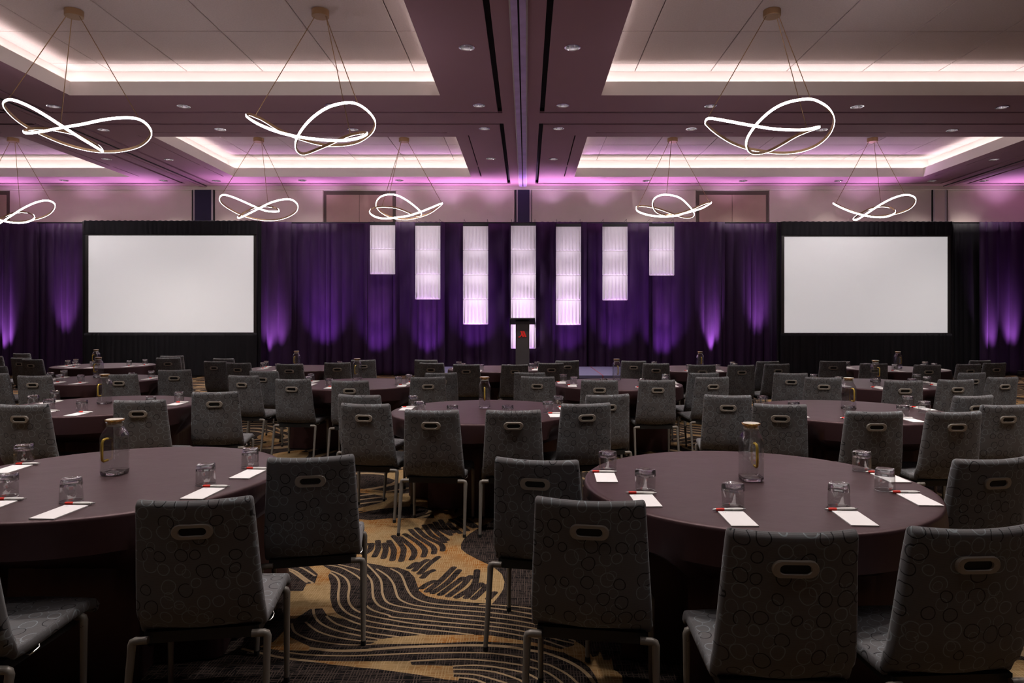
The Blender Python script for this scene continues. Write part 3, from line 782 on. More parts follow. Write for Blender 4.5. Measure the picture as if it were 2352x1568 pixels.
# lectern
DP = 15.0
xc = fx(1200.3, DP)
e = empty('lectern', (xc, DP, HS + 0.003)); tag(e, 'slim charcoal lectern with red emblem standing on the stage', 'lectern')
zt_ = fz(733, DP) - HS; wb = 0.152
b = MB()
b.loft([[(-wb, -0.12, 0), (wb, -0.12, 0), (wb, 0.16, 0), (-wb, 0.16, 0)], [(-wb, -0.12, zt_ - 0.05), (wb, -0.12, zt_ - 0.05), (wb, 0.16, zt_ - 0.10), (-wb, 0.16, zt_ - 0.10)]])
b.obj('column', M['podium'], e, smooth=False)
b = MB(); b.box(-0.24, 0.24, -0.2, 0.24, 0, 0.02); b.obj('base_plate', M['podium'], e, smooth=False)
wt = 0.275
b = MB(); b.loft([[(-wt, -0.20, zt_ + 0.005), (wt, -0.20, zt_ + 0.005), (wt, 0.28, zt_ - 0.12), (-wt, 0.28, zt_ - 0.12)], [(-wt, -0.20, zt_ + 0.027), (wt, -0.20, zt_ + 0.027), (wt, 0.28, zt_ - 0.095), (-wt, 0.28, zt_ - 0.095)]])
b.obj('reading_top', M['podium'], e, smooth=False)
for s in (-1, 1):
    b = MB(); b.add([(s*wt, -0.20, zt_), (s*wt, 0.28, zt_ - 0.12), (s*(wt + 0.012), 0.28, zt_ - 0.2), (s*(wt + 0.012), -0.20, zt_ - 0.105),
                     (s*(wt - 0.006), -0.20, zt_), (s*(wt - 0.006), 0.28, zt_ - 0.12), (s*(wt + 0.006), 0.28, zt_ - 0.2), (s*(wt + 0.006), -0.20, zt_ - 0.105)],
                    [(0,1,2,3),(7,6,5,4),(0,4,5,1),(1,5,6,2),(2,6,7,3),(3,7,4,0)]); b.obj('side_wing', M['podium'], e, smooth=False)
def logo_poly(pts, b):
    q = [((1120 + x / 7.47 - 1200.3) * DP / F, fz(640 + y / 7.47, DP) - HS) for x, y in pts]
    n = len(q); b.add([(x, -0.1215, z) for x, z in q] + [(x, -0.126, z) for x, z in q], [tuple(range(n)), tuple(range(2*n - 1, n - 1, -1))] + [(i, i + n, (i+1) % n + n, (i+1) % n) for i in range(n)])
b = MB()
logo_poly([(558,898),(592,897),(632,999),(600,1000),(588,968),(575,985),(556,1004),(534,1010),(526,1002),(530,994),(552,986),(574,958),(580,946),(570,918)], b)
logo_poly([(597,897),(630,897),(668,997),(668,1000),(642,1000)], b)
b.obj('emblem', M['logo_red'], e, smooth=False)

# hanging banners of pleated square panels
PW, PH = 0.66, 0.655
def pleat_panel():
    nx, rows = 70, [0.0, 0.035, 0.075, 0.18, 0.35, 0.6, 0.8, 0.93, 1.0]
    vs, fs = [], []
    for r in rows:
        for i in range(nx + 1):
            u = i / nx
            c = (u * 7) % 1.0; tri = 1 - abs(2 * c - 1)
            edge = min(1, u / 0.03, (1 - u) / 0.03)
            amp = 0.0 if r == 0 else (0.046 if r == 0.035 else 0.062 * (1 - r) ** 0.8 + 0.004)
            vs.append((-PW/2 + PW * u, -amp * tri * max(0, edge), -PH + PH * r))
    m = nx + 1
    for j in range(len(rows) - 1):
        for i in range(nx): fs.append((j*m + i, j*m + i + 1, (j+1)*m + i + 1, (j+1)*m + i))
    b = MB(); b.add(vs, fs); return b.mesh('pleated_panel', M['panel_white'], angle=20)
def panel_rail():
    b = MB(); b.box(-PW/2, PW/2, -0.006, 0.012, -PH - 0.012, -PH - 0.001); return b.mesh('panel_rail', M['pale_trim'], smooth=False)
def panel_edge():
    b = MB(); b.box(-0.006, 0.006, -0.012, 0.012, -PH, 0); return b.mesh('edge_strip', M['panel_white'], smooth=False)
pm, prm, pem = pleat_panel(), panel_rail(), panel_edge()
DB = 18.35
BAN = [(851, 906.5, 517, 2, 'leftmost'), (955, 1010.5, 518.5, 3, 'second from left'), (1065, 1120, 519.5, 4, 'third from left'), (1174.5, 1229.5, 518.5, 5, 'middle, tallest'),
       (1278.5, 1333, 520.5, 4, 'fifth from left'), (1385, 1440, 520.5, 3, 'sixth from left'), (1492.5, 1547, 520, 2, 'rightmost')]
for bi, (a, c, t, n, nm) in enumerate(BAN):
    zt0 = fz(t, DB)
    e = empty('hanging_banner', (fx((a + c) / 2, DB), DB, zt0))
    tag(e, 'hanging banner of %s pleated white panels, %s of seven' % (['', '', 'two', 'three', 'four', 'five'][n], nm), 'banner', 'hanging pleated banners')
    for k in range(n):
        p = link(bpy.data.objects.new('pleated_panel', pm), e); p.location = (0, 0, -k * (PH + 0.013))
        r_ = link(bpy.data.objects.new('panel_rail', prm), p)
        for s in (-1, 1):
            q = link(bpy.data.objects.new('edge_strip', pem), p); q.location = (s * (PW/2 + 0.004), 0, 0)
    b = MB(); b.box(-PW/2 - 0.01, PW/2 + 0.01, -0.01, 0.01, 0.004, 0.085); b.obj('header_bar', M['black'], e, smooth=False)
    for s in (-1, 1):
        b = MB(); b.tube([(s * PW * 0.48, 0, 0.06), (s * PW * 0.48, 0, DZ - zt0 + 0.022), (s * PW * 0.48, DD + 0.06 - DB, DZ - zt0 + 0.018)], 0.003, 6); b.obj('hanger_wire', M['black'], e)

# ================================================================ STAGE LIGHTING
def spot(name, loc, target, power, col, size, blend=0.7, soft=0.04, parent=None):
    l = bpy.data.lights.new(name, 'SPOT'); l.energy = power; l.color = col; l.spot_size = R(size); l.spot_blend = blend; l.shadow_soft_size = soft
    o = bpy.data.objects.new(name, l); link(o, parent)
    d = Vector(target) - Vector(loc) if parent is None else Vector(target)
    o.location = loc
    o.rotation_euler = d.to_track_quat('-Z', 'Y').to_euler()
    return o
def uplight_proto():
    e = empty('floor_uplight')
    b = MB(); b.lathe([(0.06, 0.06), (0.075, 0.07), (0.08, 0.16), (0.085, 0.17), (0.072, 0.172), (0.07, 0.15)], 20); b.obj('can_body', M['black'], e)
    b = MB(); b.lathe([(0.069, 0.150), (0.069, 0.156)], 20); b.obj('lens', emit('uplight_lens', (0.5, 0.15, 1.0), 2.0), e)
    b = MB(); b.tube([(-0.095, 0, 0.11), (-0.095, 0, 0.012), (0.095, 0, 0.012), (0.095, 0, 0.11)], 0.006, 6); b.obj('yoke', M['black'], e)
    return e
# position along the drape, strength, beam width
UPS = [(-40, 0.8, 30), (22, 1.5, 26), (143, 1.5, 24), (622, 0.8, 22), (645, 0.8, 20), (745, 1.9, 34), (868, 1.0, 42), (985, 1.0, 40), (1092, 1.1, 40), (1200, 0.6, 36), (1305, 0.7, 40), (1415, 1.0, 44),
       (1520, 1.1, 46), (1632, 2.3, 26), (1742, 2.0, 22), (2268, 1.2, 20), (2318, 1.5, 22), (2400, 1.2, 26)]
proto = uplight_proto()
for i, (p, s, w) in enumerate(UPS):
    o = proto if i == 0 else copy_tree(proto)
    o.location = (dpx(p), DD - (0.75 if w > 30 else 0.45), 0)
    tag(o, 'small black floor uplight under the drape, %s' % (['at the far left edge','left edge, second','just left of left screen','right of the left screen','beside the one right of left screen','left of the banners','under leftmost banner','under second banner','under third banner','behind the lectern','under fifth banner','under sixth banner','under rightmost banner','right of the banners','left of the right screen','right of the right screen','second right of the right screen','at the far right edge'][i]), 'uplight', 'floor uplights along the drape')
    wide = w > 30
    spot('uplight_beam', (0, 0, 0.17), (0, 0.75, 1.35) if wide else (0, 0.45, 1.45), UPLIGHT_W * s * (2.1 if wide else 2.8), PURPLE if wide else PINK, w + 18 if wide else w, 1.0, 0.10 if wide else 0.04, o)
# lavender profile spots standing at the stage, one per banner
for bi, (a, c, t, n, nm) in enumerate(BAN):
    x = fx((a + c) / 2, DB); zt0 = fz(t, DB)
    for k in range(n):
        sx = x + (0.75 if bi < 3 else -0.75 if bi > 3 else (1.1 if k % 2 else -1.1))
        spot('banner_spot', (sx, DB - 4.0, 0.46), (x, DB, zt0 - (k + 0.5) * (PH + 0.013)), PANEL_W, LAV, 11.5 if k == 0 else 15, 1.0, 0.04)
# purple wash lamps behind the drape, shining up the wall
for x in [-14.5, -12.5, -10.8, -8.0, -5.9, -3.9, -2.2, -0.9, 0.7, 2.2, 4.0, 5.8, 7.6, 9.6, 13.6, 15.5]:
    k = 1.3 if abs(x) < 3 else 0.9
    spot('wall_wash', (x, DD + 0.25, 4.12), (x, DD - 0.24, ZS), BACK_W * k, WASH, 112, 1.0, 0.08)
for x in [-16 + 2.3 * k for k in range(16)]:
    spot('wall_uplight', (x, DD + 0.48, 2.3), (x, DW + 0.1, 4.9), 45, (1.0, 0.86, 0.80), 120, 1.0, 0.1)
spot('wall_glow', (fx(2212, 19.3), 19.18, 3.85), (fx(2212, 19.5), 19.5, 4.35), 9, (1, .9, .85), 70, 0.4, 0.03)

# ================================================================ PENDANT LOOPS
L1 = [(x/2.904, y/2.904, d) for x, y, d in [(20,690,-.1),(55,662,-.3),(120,675,-.5),(220,720,-.75),(330,785,-.8),(430,850,-.7),(540,920,-.5),(640,980,-.25),(685,1008,-.05),(660,975,.15),(590,935,.3),(500,895,.35),(400,872,.35),(300,858,.3),(220,858,.2),(170,865,.1),(157,880,0),(190,886,-.15),(270,878,-.3),(350,862,-.42),(430,847,-.5),(560,825,-.6),(700,795,-.55),(840,783,-.4),(930,795,-.2),(985,835,0),(1010,885,.2),(990,930,.4),(930,975,.6),(840,1000,.75),(740,1012,.85),(640,1008,.9),(540,990,.9),(420,955,.85),(300,905,.75),(180,845,.6),(100,790,.4),(45,735,.15)]]
M1 = [(565,265,-.1),(580,277,-.3),(603,289,-.5),(637,302,-.7),(671,311,-.75),(700,316,-.75),(745,321,-.65),(790,322,-.45),(825,316,-.2),(842,308,0),(841,304,.1),(829,305,.2),(805,310,.3),(781,320,.35),(750,334,.35),(720,346,.3),(700,353,.2),(688,351,.05),(680,342,-.1),(679,327,-.3),(685,311,-.5),(699,289,-.65),(723,265,-.7),(757,244,-.6),(798,235,-.4),(822,239,-.25),(843,253,0),(856,268,.2),(862,282,.4),(858,298,.6),(846,312,.7),(825,325,.8),(798,332,.85),(760,334,.85),(740,332,.8),(709,325,.75),(671,312,.65),(637,296,.5),(603,275,.3),(585,267,.15),(572,262,0)]
R1 = [(1620,281,0),(1624,273,-.2),(1635,271.5,-.35),(1666,276.5,-.6),(1700,283,-.75),(1734.5,289,-.8),(1776,295.5,-.75),(1821,298,-.55),(1852,297,-.35),(1881,291,-.1),(1878,293,.1),(1855,301,.25),(1827,313,.35),(1800,329,.4),(1772,344,.35),(1755,349.5,.25),(1738,352,.1),(1724,349.5,-.05),(1714.5,337.5,-.25),(1715.6,320,-.4),(1724,303,-.5),(1741,281,-.6),(1769,255,-.65),(1800,237.6,-.6),(1834,229,-.45),(1862,227,-.3),(1882.6,234,-.1),(1903,248,.1),(1915,268.6,.3),(1913.6,289,.5),(1903,310,.65),(1882.6,329,.75),(1855,342.6,.85),(1820.6,350,.9),(1786,351,.9),(1752,347,.85),(1717,341,.75),(1683,329,.6),(1655,313,.45),(1635,298,.3),(1622.6,286,.1)]
F2 = [(504.5,456,-.05),(508,449,-.2),(516.5,447,-.35),(537,453,-.6),(565,465,-.75),(596,479,-.75),(616,485,-.55),(637,485.5,-.25),(640.5,483,-.05),(633.6,477,.15),(616,473.5,.25),(592,474.5,.3),(571.6,482,.25),(554,492,.1),(546,499,-.05),(551,500,-.2),(568,492,-.4),(596,477.6,-.55),(620,465.6,-.6),(644,458.7,-.5),(664.6,457,-.3),(678,463,-.05),(684,473.5,.2),(680,485.5,.45),(664.6,496,.65),(644,503,.8),(620,505.5,.9),(592,503.4,.9),(565,497,.8),(540.6,487,.6),(520,475,.4),(508,465,.15)]
F3 = [(1014.8,466.6,0),(994,475,-.35),(966.6,486,-.6),(939,495,-.75),(911.5,499,-.75),(884,501.7,-.6),(863,498,-.35),(851,490.7,-.1),(850,484,.05),(858,477,.2),(877,474.5,.35),(904.6,476,.45),(925,482,.45),(946,491,.35),(959.7,495,.15),(967.6,492.4,-.1),(965,485,-.3),(953,473.5,-.45),(932,458,-.55),(911.5,448,-.5),(894,446,-.35),(877,450,-.15),(866.7,459.7,.1),(864,472,.35),(873.6,485.5,.6),(891,496,.75),(911.5,501.7,.85),(935.6,503,.85),(959.7,498.6,.75),(984,490.7,.55),(1001,480,.35),(1013,470,.1)]
F4 = [(1461.5,477,0),(1464,484,-.2),(1476,489.7,-.4),(1497,495,-.6),(1524.5,497,-.7),(1552,495,-.7),(1572.7,489,-.6),(1593,484,-.5),(1614,477,-.3),(1633,466,-.05),(1629.5,464,.1),(1614,469,.3),(1597,477,.45),(1560,490,.55),(1530,494,.45),(1508,487,.25),(1499,472,0),(1501,459,-.15),(1511,450,-.28),(1531,446.5,-.4),(1560,453,-.48),(1580,470,-.42),(1594,489,-.2),(1589,498,0),(1570,499,.25),(1535,487,.45),(1510,478.5,.45),(1482,473,.3),(1466,473,.12)]
F5 = [(1914,467,-.05),(1931,476,-.35),(1951,484.5,-.6),(1972,491,-.72),(1999.7,497,-.72),(2024,498.6,-.55),(2044,495,-.3),(2056,488,-.05),(2053,480,.15),(2041,475,.3),(2024,473.5,.35),(2003,477,.35),(1982,486,.25),(1965,497.6,.1),(1960,503.5,-.05),(1968.7,504,-.2),(1982,496,-.35),(2003,482,-.5),(2027,466.6,-.6),(2055,453,-.55),(2079,447,-.35),(2094,449,-.15),(2103,456,.1),(2101,466.6,.3),(2091,477.6,.5),(2075,485.5,.65),(2055,491,.75),(2027,495.5,.8),(1996,495,.8),(1965,488,.65),(1938,477.5,.45),(1919,468,.15)]
F1 = [(x - 1977, y + 13, d) for x, y, d in F5]
def cr_closed(pts, n=6):
    m = len(pts); out = []
    for i in range(m):
        p0, p1, p2, p3 = pts[i-1], pts[i], pts[(i+1) % m], pts[(i+2) % m]
        for k in range(n):
            t = k / n
            out.append(0.5*((2*p1) + (p2-p0)*t + (2*p0-5*p1+4*p2-p3)*t*t + (3*p1-p0-3*p2+p3)*t**3))
    return out
def pendant(name_lab, canopy_px, canopy_D, pts, ends, nm):
    cx, cy = fx(canopy_px, canopy_D), canopy_D
    e = empty('loop_pendant', (cx, cy, ZT))
    tag(e, name_lab, 'pendant light', 'twisted loop pendant lamps')
    w3 = [Vector((fx(px, cy + d), cy + d, fz(py, cy + d))) - Vector((cx, cy, ZT)) for px, py, d in pts]
    path = cr_closed(w3, 4)
    # light smoothing keeps the ribbon fair
    for _ in range(1):
        path = [(path[i-1] + path[i] * 2 + path[(i+1) % len(path)]) / 4 for i in range(len(path))]
    cen = sum(path, Vector()) / len(path)
    m = len(path); A, B = MB(), MB()
    ringsA, ringsB = [], []
    for i in range(m):
        t = (path[(i+1) % m] - path[i-1]).normalized()
        out = path[i] - cen; out.z = -0.05 * out.xy.length        # ribbon faces outward and a little down
        out = (out - t * out.dot(t)).normalized()
        side = t.cross(out).normalized()
        c = path[i]
        ha, hb = 0.018, 0.0145
        if side.z > 0: side = -side                                # 'side' points to the lower edge
        ringsA.append([tuple(c + side*a + out*b) for a, b in ((-ha, 0.0), (-ha, -0.017), (ha, -0.017), (ha, 0.0))])
        ringsB.append([tuple(c + side*a + out*b) for a, b in ((-hb, 0.0005), (-hb*0.7, 0.010), (hb*0.9, 0.011), (hb + 0.0055, 0.002))])
    ringsA.append(ringsA[0]); ringsB.append(ringsB[0])
    A.loft(ringsA, True, False); A.obj('ring_channel', M['gold'], e, angle=30)
    B.loft(ringsB, True, False); B.obj('light_diffuser', M['led'], e, angle=60)
    b = MB(); b.lathe([(0.122, -0.001), (0.122, -0.085), (0.115, -0.09), (0.001, -0.09)], 32, caps=False); b.obj('ceiling_canopy', M['gold'], e, angle=30)
    for (ex, ey) in ends:
        best = min(range(len(pts)), key=lambda i: (pts[i][0] - ex)**2 + (pts[i][1] - ey)**2)
        q = w3[best]; dirv = Vector((q.x, q.y, 0)).normalized() * 0.09
        b = MB(); b.tube([(dirv.x, dirv.y, -0.088), tuple(q)], 0.0062, 6); b.obj('suspension_cable', M['gold'], e)
ND, FD = 9.6, 16.3
pendant('near twisted loop pendant, leftmost of the three large ones', 170, ND, L1, [(22,228),(137,300),(322,271)], 'a')
pendant('near twisted loop pendant, middle of the three large ones', 736, ND, M1, [(582,265),(815,236),(805,310)], 'b')
pendant('near twisted loop pendant, rightmost of the three large ones', 1773, ND, R1, [(1628,272),(1865,227),(1855,300)], 'c')
pendant('far twisted loop pendant cut by the left picture edge', 30, FD, F1, [(-60,480),(53,487),(110,461)], 'd')
pendant('far twisted loop pendant above the right part of left screen', 594, FD, F2, [(508,449),(608,474),(670,456)], 'e')
pendant('far twisted loop pendant above the leftmost white banner', 928, FD, F3, [(886,474),(895,446),(1013,467)], 'f')
pendant('far twisted loop pendant right of the centre post', 1545, FD, F4, [(1466,473),(1528,447),(1630,464)], 'g')
pendant('far twisted loop pendant above the right screen', 2004, FD, F5, [(1917,467),(2015,474),(2082,446)], 'h')

# ================================================================ TABLES
TR, TH = 0.765, 0.76
TABLES = [('nearest left table', -1.977, 3.242), ('nearest right table', 1.035, 3.11),
          ('second-row left table', -3.75, 6.0), ('second-row middle table', -0.355, 5.62), ('second-row right table', 2.683, 5.62),
          ('third-row far left table', -5.49, 8.65), ('third-row centre-left table', -2.018, 8.06), ('third-row centre-right table', 1.078, 8.03), ('third-row far right table', 4.16, 8.04),
          ('back-row far left table', -7.1, 11.35), ('back-row second table from left', -3.61, 10.75), ('back-row middle table', -0.463, 10.6), ('back-row second table from right', 2.677, 10.6), ('back-row far right table', 5.78, 10.6)]
# ================================================================ CHAIRS
CH_H = 0.86
def chair_proto():
    root = empty('stacking_chair')
    prof = [(0.0, 0.860), (0.006, 0.83), (0.016, 0.78), (0.028, 0.70), (0.042, 0.61), (0.056, 0.53), (0.068, 0.475), (0.082, 0.442), (0.103, 0.42), (0.135, 0.41), (0.18, 0.408), (0.25, 0.410), (0.33, 0.415), (0.42, 0.420), (0.50, 0.418), (0.535, 0.405), (0.55, 0.385)]
    pts = [Vector((0, p[0], p[1])) for p in prof]
    s = [0.0]
    for i in range(1, len(pts)): s.append(s[-1] + (pts[i] - pts[i-1]).length)
    def width(i):
        z, y = prof[i][1], prof[i][0]
        if i <= 8: return 0.1935 + (0.2175 - 0.1935) * min(1, (0.86 - z) / 0.40)
        return 0.2175 + 0.006 * min(1, (y - 0.10) / 0.3)
    th = 0.021
    nu = 10
    def station(i, tscale=1.0, wscale=1.0, slide=0.0):
        t = (pts[min(i+1, len(pts)-1)] - pts[max(i-1, 0)]).normalized()
        nrm = Vector((0, t.z, -t.y)).normalized()        # toward the back / underside
        if i == 0: nrm = Vector((0, -1, -0.15)).normalized()
        w = width(i) * wscale; cup = 0.030 if i <= 8 else 0.012
        c = pts[i] + t * slide
        def P_(u, off):
            return c + Vector((u * w, 0, 0)) + nrm * off - nrm * (cup * (u*u)) * (1.0 if i <= 8 else -0.6)
        ring, uvs = [], []
        tt = th * tscale
        us = [-1 + 2*k/nu for k in range(nu + 1)]
        for u in us: ring.append(P_(u * (1 - 0.05), tt)); uvs.append((u * w, s[i] + slide))
        ring.append(P_(0.985, tt * 0.75)); uvs.append((w, s[i])); ring.append(P_(1.0, 0)); uvs.append((w + 0.01, s[i])); ring.append(P_(0.985, -tt * 0.75)); uvs.append((w + 0.02, s[i]))
        for u in reversed(us): ring.append(P_(u * (1 - 0.05), -tt)); uvs.append((u * w + 0.9, s[i] + slide))
        ring.append(P_(-0.985, -tt * 0.75)); uvs.append((-w - 0.02, s[i])); ring.append(P_(-1.0, 0)); uvs.append((-w - 0.01, s[i])); ring.append(P_(-0.985, tt * 0.75)); uvs.append((-w, s[i]))
        return ring, uvs
    def build(name, idx, cap0, cap1):
        rings, uv = [], []
        if cap0:
            for tsc, wsc, sl in ((0.15, 0.955, -0.021), (0.6, 0.98, -0.016), (0.9, 0.995, -0.008)):
                r_, u_ = station(idx[0], tsc, wsc, sl); rings.append(r_); uv += u_
        for i in idx:
            r_, u_ = station(i); rings.append(r_); uv += u_
        if cap1:
            for tsc, wsc, sl in ((0.8, 0.985, 0.008), (0.3, 0.96, 0.014)):
                r_, u_ = station(idx[-1], tsc, wsc, sl); rings.append(r_); uv += u_
        b = MB(); b.loft([[tuple(p) for p in r_] for r_ in rings], True, True); b.uv = uv
        b.obj(name, M['fabric'], root, angle=60)
    build('backrest', list(range(0, 10)), True, False)
    build('seat', list(range(9, len(prof))), False, True)
    # hand grip plate on the back of the backrest
    zc, yc = 0.775, 0.0185
    tilt = math.atan2(0.042 - 0.006, 0.83 - 0.61)
    def stad(L, rr, off, n=10):
        out = []
        for k in range(n + 1):
            a = -math.pi/2 + math.pi*k/n; out.append((L + rr*math.cos(a), rr*math.sin(a)))
        for k in range(n + 1):
            a = math.pi/2 + math.pi*k/n; out.append((-L + rr*math.cos(a), rr*math.sin(a)))
        return [(x, off, z) for x, z in out]
    b = MB()
    b.loft([stad(0.041, 0.0275, 0.004), stad(0.041, 0.0275, -0.004), stad(0.0405, 0.0255, -0.007), stad(0.032, 0.0155, -0.007), stad(0.031, 0.0140, -0.003), stad(0.031, 0.0140, 0.003)], True, False)
    for sx in (-0.056, 0.056):
        b.lathe([(0.0028, 0), (0.0028, 0.0012)], 8, (0, 0, 0)); k = len(b.v) - 16
        for q in range(k, len(b.v)): x, y, z = b.v[q]; b.v[q] = (sx + x, -0.0068 - z, y)
    gp = b.obj('hand_grip', M['grip'], root, angle=35)
    # the backrest leans: its rear face at this height
    yb = np.interp(zc, [0.70, 0.78], [0.028, 0.016]) - th * 1.0
    gp.location = (0, yb - 0.001, zc); gp.rotation_euler = (tilt, 0, 0)
    b = MB(); b.add(stad(0.031, 0.0142, -0.0008), [tuple(range(22))]); b.add(stad(0.031, 0.0142, 0.002), [tuple(range(21, -1, -1))])
    b.obj('grip_hole_shade', M['rubber'], gp, smooth=False)  # flat black plate stands in for the shade of the uncut hole
    # under-seat frame
    b = MB(); b.box(-0.195, 0.195, 0.10, 0.47, 0.352, 0.392); b.obj('under_frame', M['black'], root, smooth=False)
    for sx in (-1, 1):
        for nm, top, bot in (('rear', (0.229, 0.083, 0.372), (0.233, 0.012, 0.018)), ('front', (0.226, 0.452, 0.385), (0.226, 0.447, 0.018))):
            b = MB(); x, y, z = top
            b.tube([(sx*0.175, y, z), (sx*(x - 0.012), y, z), (sx*(x - 0.003), y, z - 0.004), (sx*x, y, z - 0.014), (sx*x, y + (bot[1]-y)*0.1, z - 0.05), (sx*bot[0], bot[1], bot[2])], [0.014, 0.014, 0.0145, 0.0145, 0.0135, 0.0105], 10)
            lg = b.obj('leg', M['leg'], root, angle=50)
            b = MB(); b.lathe([(0.0115, 0.0), (0.0125, 0.004), (0.0115, 0.022)], 10, (sx*bot[0], bot[1], 0.0)); b.obj('glide', M['rubber'], lg)
            b = MB(); b.lathe([(0.006, 0), (0.006, 0.003)], 8)
            for q in range(len(b.v)): px_, py_, pz_ = b.v[q]; b.v[q] = (sx*x + px_, y - 0.0145 - pz_ + 0.004, z - 0.032 + py_)
            b.obj('bolt', M['rubber'], lg)
    b = MB(); b.tube([(0.196, 0.19, 0.372), (0.215, 0.19, 0.370), (0.222, 0.197, 0.376), (0.222, 0.225, 0.380), (0.216, 0.232, 0.386)], 0.0024, 6); b.obj('linking_hook', M['pen_metal'], root)
    return root
CH = [  # back-top left px, right px, top y, table index
 (-46,9,819,9),(19.6,74,812.4,9),(15.3,73.5,823,9),(108,167.5,825.4,9),(243.5,304,823.5,9),(311.5,368.7,820.6,9),
 (-56,26,842,5),(-62,25.5,859,5),(61,145,862,5),(232,314,861,5),(339,414.5,851,5),
 (-20,112,932.5,2),(260,375,922,2),(428,532,905.6,2),
 (482.5,539.5,824.5,10),(462,521,831,10),(529,588.8,834,10),(637.5,698.6,836,10),(744,805,834,10),(785.4,842.8,828,10),
 (566,640,853.8,6),(516.5,595,864.3,6),(641.5,723,871.6,6),(760,845.3,876.5,6),(942,1024.6,868,6),(963.3,1038.6,858.5,6),
 (766.7,871.6,910.6,3),(777,895,930.5,3),(927.7,1052,945.3,3),(1112.6,1239.5,944,3),(1288.4,1408,930,3),(1345.6,1453,910,3),
 (600,795.6,1055,0),(321.4,564.6,1155,0),
 (948,1006,827.8,11),(959,1020.5,834.7,11),(1043.5,1107.6,837.6,11),(1146,1209.8,837.6,11),(1236,1297,835,11),(1274,1334.4,829.5,11),
 (1176.7,1254,858,7),(1192.8,1275,867,7),(1338,1424.4,873.3,7),(1461.5,1545.6,873.7,7),(1598,1678.5,868,7),(1583.3,1657.4,858.4,7),
 (1439,1497,830,12),(1477.3,1536.8,836,12),(1582,1645,839.3,12),(1673,1735,839.8,12),(1757,1817,837,12),(1748.4,1806,833,12),
 (1147,1345,1061,1),(1227,1480,1156,1),(1681,1970,1229,1),(2095,2390,1221,1),(2190,2388,1059,1),
 (1638,1743,910.7,4),(1741.5,1857,931.5,4),(1939.5,2071.4,948.4,4),(2136.7,2258.4,949,4),(2253,2376,933,4),(2204.6,2310,914,4),
 (1805.6,1878,859.2,8),(1853.4,1931,868.7,8),(2037,2120,876.4,8),(2158,2240.8,873.8,8),(2268.6,2347,868,8),(2200.3,2275,857.7,8),
 (1912.5,1969,831.3,13),(1981,2041,836,13),(2099.5,2162,838.8,13),(2197,2259.5,837.6,13),(2259.5,2317.5,834.7,13),(2240.6,2296.6,830.3,13)]
cproto = chair_proto()
rnd = random.Random(5)
placed = []
for a, c, y, t in CH:
    D = (EYE - CH_H - 0.012) * F / (y - PY0)
    x = fx((a + c) / 2, D)
    dx, dy = x - TABLES[t][1], D - TABLES[t][2]; q = math.hypot(dx, dy)
    if q < 0.97: x, D = TABLES[t][1] + dx * 0.97 / q, TABLES[t][2] + dy * 0.97 / q          # clear of its own table
    placed.append((x, D, t))
placed.append((-1.90, 2.10, 0))          # chair at the lower left of which only the seat shows
# keep neighbours from touching
placed = [list(p) for p in placed]
for p in placed:
    tx, ty = TABLES[p[2]][1:]
    if abs(p[1] - ty) < 0.42 and abs(p[0] - tx) < 0.995: p[0] = tx + math.copysign(0.995, p[0] - tx)
for _ in range(4):
    for p in placed:
        for q in placed:
            if p is q: continue
            dx, dy = q[0] - p[0], q[1] - p[1]
            if dy >= 0 and abs(dx) < 0.46 and dy < 0.62: q[1] = p[1] + 0.62
            elif dy >= 0 and abs(dx) < 0.50 and dy < 0.5:
                k_ = (0.505 - abs(dx)) / 2; sg = 1 if dx > 0 else -1
                p[0] -= sg * k_; q[0] += sg * k_
by_table = {}
for x, D, t in placed: by_table.setdefault(t, []).append((x, D))
first = True
SEATS = []
ORDC = {2: ['left', 'right'], 3: ['leftmost', 'middle', 'rightmost'], 4: ['leftmost', 'second from left', 'third from left', 'rightmost'],
        5: ['leftmost', 'second from left', 'middle', 'fourth from left', 'rightmost'], 6: ['leftmost', 'second from left', 'third from left', 'fourth from left', 'fifth from left', 'rightmost']}
for t, lst in by_table.items():
    lst.sort(key=lambda q: math.atan2(q[1] - TABLES[t][2] + 1e-6, q[0] - TABLES[t][1]) % (2*math.pi) if False else (q[0] - TABLES[t][1]) / max(0.3, 1.6 - (TABLES[t][2] - q[1])))
    # order by the visible left-to-right seat around the near half of the table
    lst.sort(key=lambda q: (math.atan2(q[1] - TABLES[t][2], q[0] - TABLES[t][1]) + math.pi * 1.5 + 2*math.pi) % (2*math.pi))
    lst.sort(key=lambda q: -math.atan2(-(q[0] - TABLES[t][1]), 0.25 + (TABLES[t][2] - q[1])))
    for k, (x, D) in enumerate(lst):
        o = cproto if first else copy_tree(cproto)
        first = False
        dx, dy = TABLES[t][1] - x, TABLES[t][2] - D
        ang = -math.atan2(dx, max(0.2, dy))            # toward the table centre
        o.location = (x, D, 0)
        o.rotation_euler = (0, 0, 0.17 * max(-1.2, min(1.2, ang)) + rnd.uniform(-0.03, 0.03))
        SEATS.append((x, D, o.rotation_euler.z))
        tag(o, 'grey ring-patterned chair, %s at the %s' % (ORDC[len(lst)][k], TABLES[t][0]), 'chair', 'chairs around the banquet tables')

